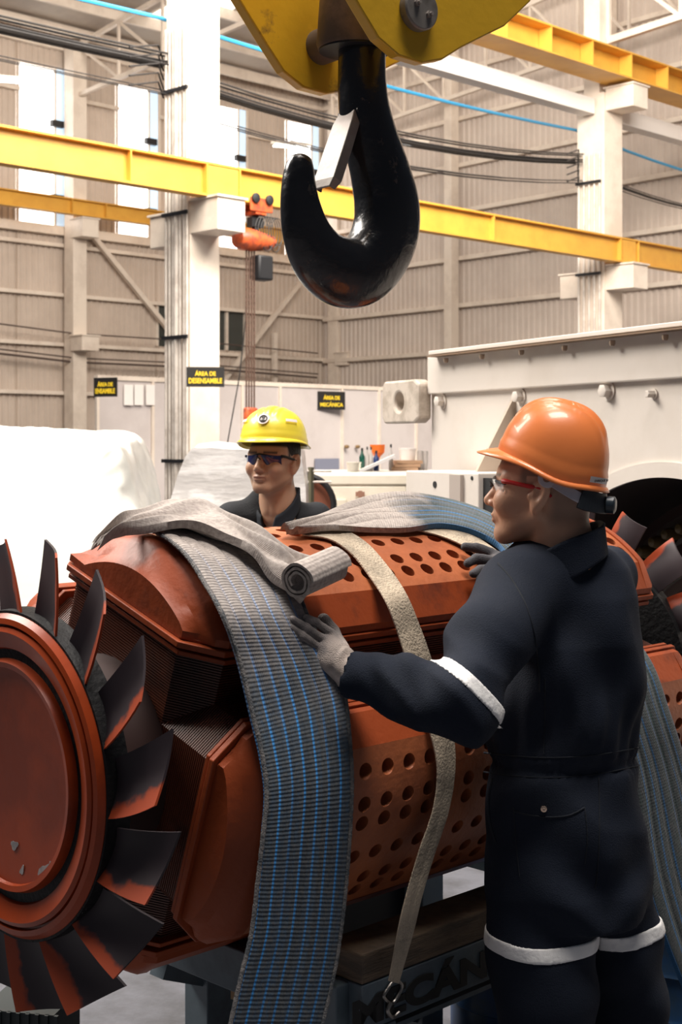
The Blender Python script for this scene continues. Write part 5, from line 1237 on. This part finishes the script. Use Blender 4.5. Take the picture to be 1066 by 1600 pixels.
# ---- rear worker
rw = thing('person', 'young worker in yellow hard hat and dark glasses standing behind the rotor', 'person', P(420, 0, 4.85)*np.array([1, 1, 0]))
hm2 = frame_of(-.42, -.907, math.radians(4)); ho2 = P(427, 723, 4.85)
sdf_obj('body', head_sdf(1.03, 1.02), (-.15, -.12, -.26), (.135, .12, .15), .003, skin_m, rw, face_tint((.64, .38, .25), (.012, .010, .010), .22, 0), (hm2, ho2))
def hair2(x, y, z):
    d = ell(x, y, z, (-.016, 0, .035), (.102, .082, .100)); cut = np.maximum(z-.085, .0-z+0*x); front = x-.045+.5*(z-.02).clip(0, 1)*0
    low = -.05-z; m_ = np.maximum(np.where(x < -.02, low, .012-z), x-.052)
    d = np.maximum(d, m_); ear = ell(x, np.abs(y), z, (-.004, .08, -.006), (.024, .03, .034)); return smax(d, -ear, .004)-.0008*np.sin(300*x)*np.sin(280*y)
sdf_obj('hair', hair2, (-.13, -.1, -.07), (.08, .1, .15), .003, mat('hair_black', (.010, .009, .009), .6, bump=.5, bscale=200), rw, None, (hm2, ho2))
yl = mat('hat_yellow', (.86, .72, .06), .35, coat=.3, bump=.02, bscale=50)
HM2 = frame_of(-.25, -.968, math.radians(2)); ho3 = ho2+HM2@np.array([-.004, 0, .072])
h2, sf2 = hat_mesh((HM2, ho3), yl, rw, rx=.128, ry=.113, hz=.116, visor=.024, rim=.011, dip=.022, label='yellow hard hat with round white emblem on the front')
# round emblem and two white side strips
def disc_on(surf, th, zz, r, m_, name, parent, off):
    c, n_ = surf(th, zz, off); u = nrm(np.cross(UZ, n_)); v = np.cross(n_, u); m = MB(); m.lathe(c-n_*.002, n_, [(0, r), (.0012, r), (.0014, r*.9)], 32); return build(m, name, m_, parent), c, u, v, n_
d_, c_, u_, v_, n_ = disc_on(sf2, -.02, .56, .0205, lab, 'emblem', h2, .006)
m = MB(); m.tube([c_+n_*.0006+(math.cos(a)*u_+math.sin(a)*v_)*.0125 for a in np.linspace(0, 2*PI, 33)], .0022, 6)
m.frame_box(c_+n_*.0006-v_*.006, u_, v_, n_, .012, .004, .002); m.frame_box(c_+n_*.0006-v_*.001, u_, v_, n_, .003, .008, .002); m.frame_box(c_+n_*.0006+v_*.004, u_, v_, n_, .011, .005, .002)
build(m, 'emblem_print', black_txt, d_)
patch(sf2, .70, 1.12, .50, .58, lab, 'white_strip', h2, .006); patch(sf2, -1.12, -.72, .50, .58, lab, 'white_strip', h2, .006)
g2 = glasses((hm2, ho2), rw, dark_m, mat('lens_blue', (.030, .035, .12), .06, coat=.6), dark_m, lh=.050); g2['label'] = 'black half-frame sunglasses with dark blue lenses'
T2 = lambda x, y, z: hm2@np.array((x, y, z))+ho2
shl = P(362, 812, 4.92); shr2 = P(492, 812, 4.98); cxr = P(424, 0, 4.96)
def cover2(x, y, z):
    rows2 = [(1.475, cxr[0]-.005, 4.93, .055, .055), (1.445, cxr[0]-.003, 4.94, .085, .075), (1.42, cxr[0], 4.95, .13, .09), (1.39, cxr[0], 4.95, .165, .105), (1.30, cxr[0], 4.95, .175, .12), (1.0, cxr[0], 4.95, .16, .12), (.85, cxr[0], 4.95, .17, .13)]
    d = rowsdf(x, y, z, rows2, 0)
    d = smin(d, chain(x, y, z, [shl, shl+np.array([-.06, .02, -.26]), shl+np.array([.0, -.2, -.38])], [.062, .055, .045], .03), .03)
    d = smin(d, chain(x, y, z, [shr2, shr2+np.array([.09, .0, -.24]), shr2+np.array([.04, -.22, -.20])], [.062, .055, .045], .03), .03)
    lg = np.minimum(cap(x, y, z, (cxr[0]-.085, 4.96, .82), (cxr[0]-.1, 4.96, .08), .092, .075), cap(x, y, z, (cxr[0]+.085, 4.96, .82), (cxr[0]+.1, 4.96, .08), .092, .075))
    d = smin(d, lg, .02)
    d = d-.003*np.sin(30*x+22*z)*np.sin(25*z-12*x)
    # open V at the throat
    c0 = T2(.02, .004, -.20); return smax(d, -ell(x, y, z, (c0[0]+.018, c0[1]-.01, c0[2]+.035), (.046, .09, .062)), .008)
cv2 = sdf_obj('coverall', cover2, (-.55, 4.55, .02), (.15, 5.15, 1.50), .009, mat('black_cotton', (.008, .010, .014), .85, bump=.3, bscale=300), rw)
cc2 = T2(-.045, 0, -.135)
def collar2(x, y, z):
    dx, dy = x-cc2[0], y-cc2[1]; fd = hm2[:, 0]; fr = dx*fd[0]+dy*fd[1]; la = -dx*fd[1]+dy*fd[0]
    dz = z-cc2[2]+.95*np.maximum(fr, -.03); r = np.sqrt((fr*.92)**2+la*la)
    return smax(smax(np.abs(r-.070-.10*np.maximum(-dz, 0))-.005, np.abs(dz+.005)-.030, .006), -np.maximum(-fr+.02, np.abs(la)-.010-.3*np.maximum(dz+.03, 0)), .004)
sdf_obj('collar', collar2, tuple(cc2-.12), tuple(cc2+.12), .0035, mat('navy_collar', (.012, .016, .024), .85), cv2)
for sg in (-1, 1): sdf_obj('boot', lambda x, y, z, sg=sg: np.maximum(chain(x, y, z, [(cxr[0]+sg*.1, 5.0, .05), (cxr[0]+sg*.105, 4.78, .04)], [.05, .042], .02), .002-z), (cxr[0]-.2, 4.68, 0), (cxr[0]+.2, 5.08, .13), .01, dark_m, rw)
for sg, sp0 in ((-1, shl+np.array([.0, -.2, -.38])), (1, shr2+np.array([.04, -.22, -.20]))):
    wq = sp0; fw_ = np.array([0, -1, -.25]); kk = [wq+np.array([.03*i-.045, -.09, -.02]) for i in range(4)]
    glove('glove', wq+np.array([0, -.02, 0]), kk, [k+np.array([0, -.03, -.01]) for k in kk], [k+np.array([0, -.055, -.03]) for k in kk], [wq+np.array([-sg*.02, -.05, 0]), wq+np.array([-sg*.05, -.08, 0]), wq+np.array([-sg*.06, -.11, -.01])], .0105, np.array([0, 1., .1]), tint_r, rw, lead=.03)
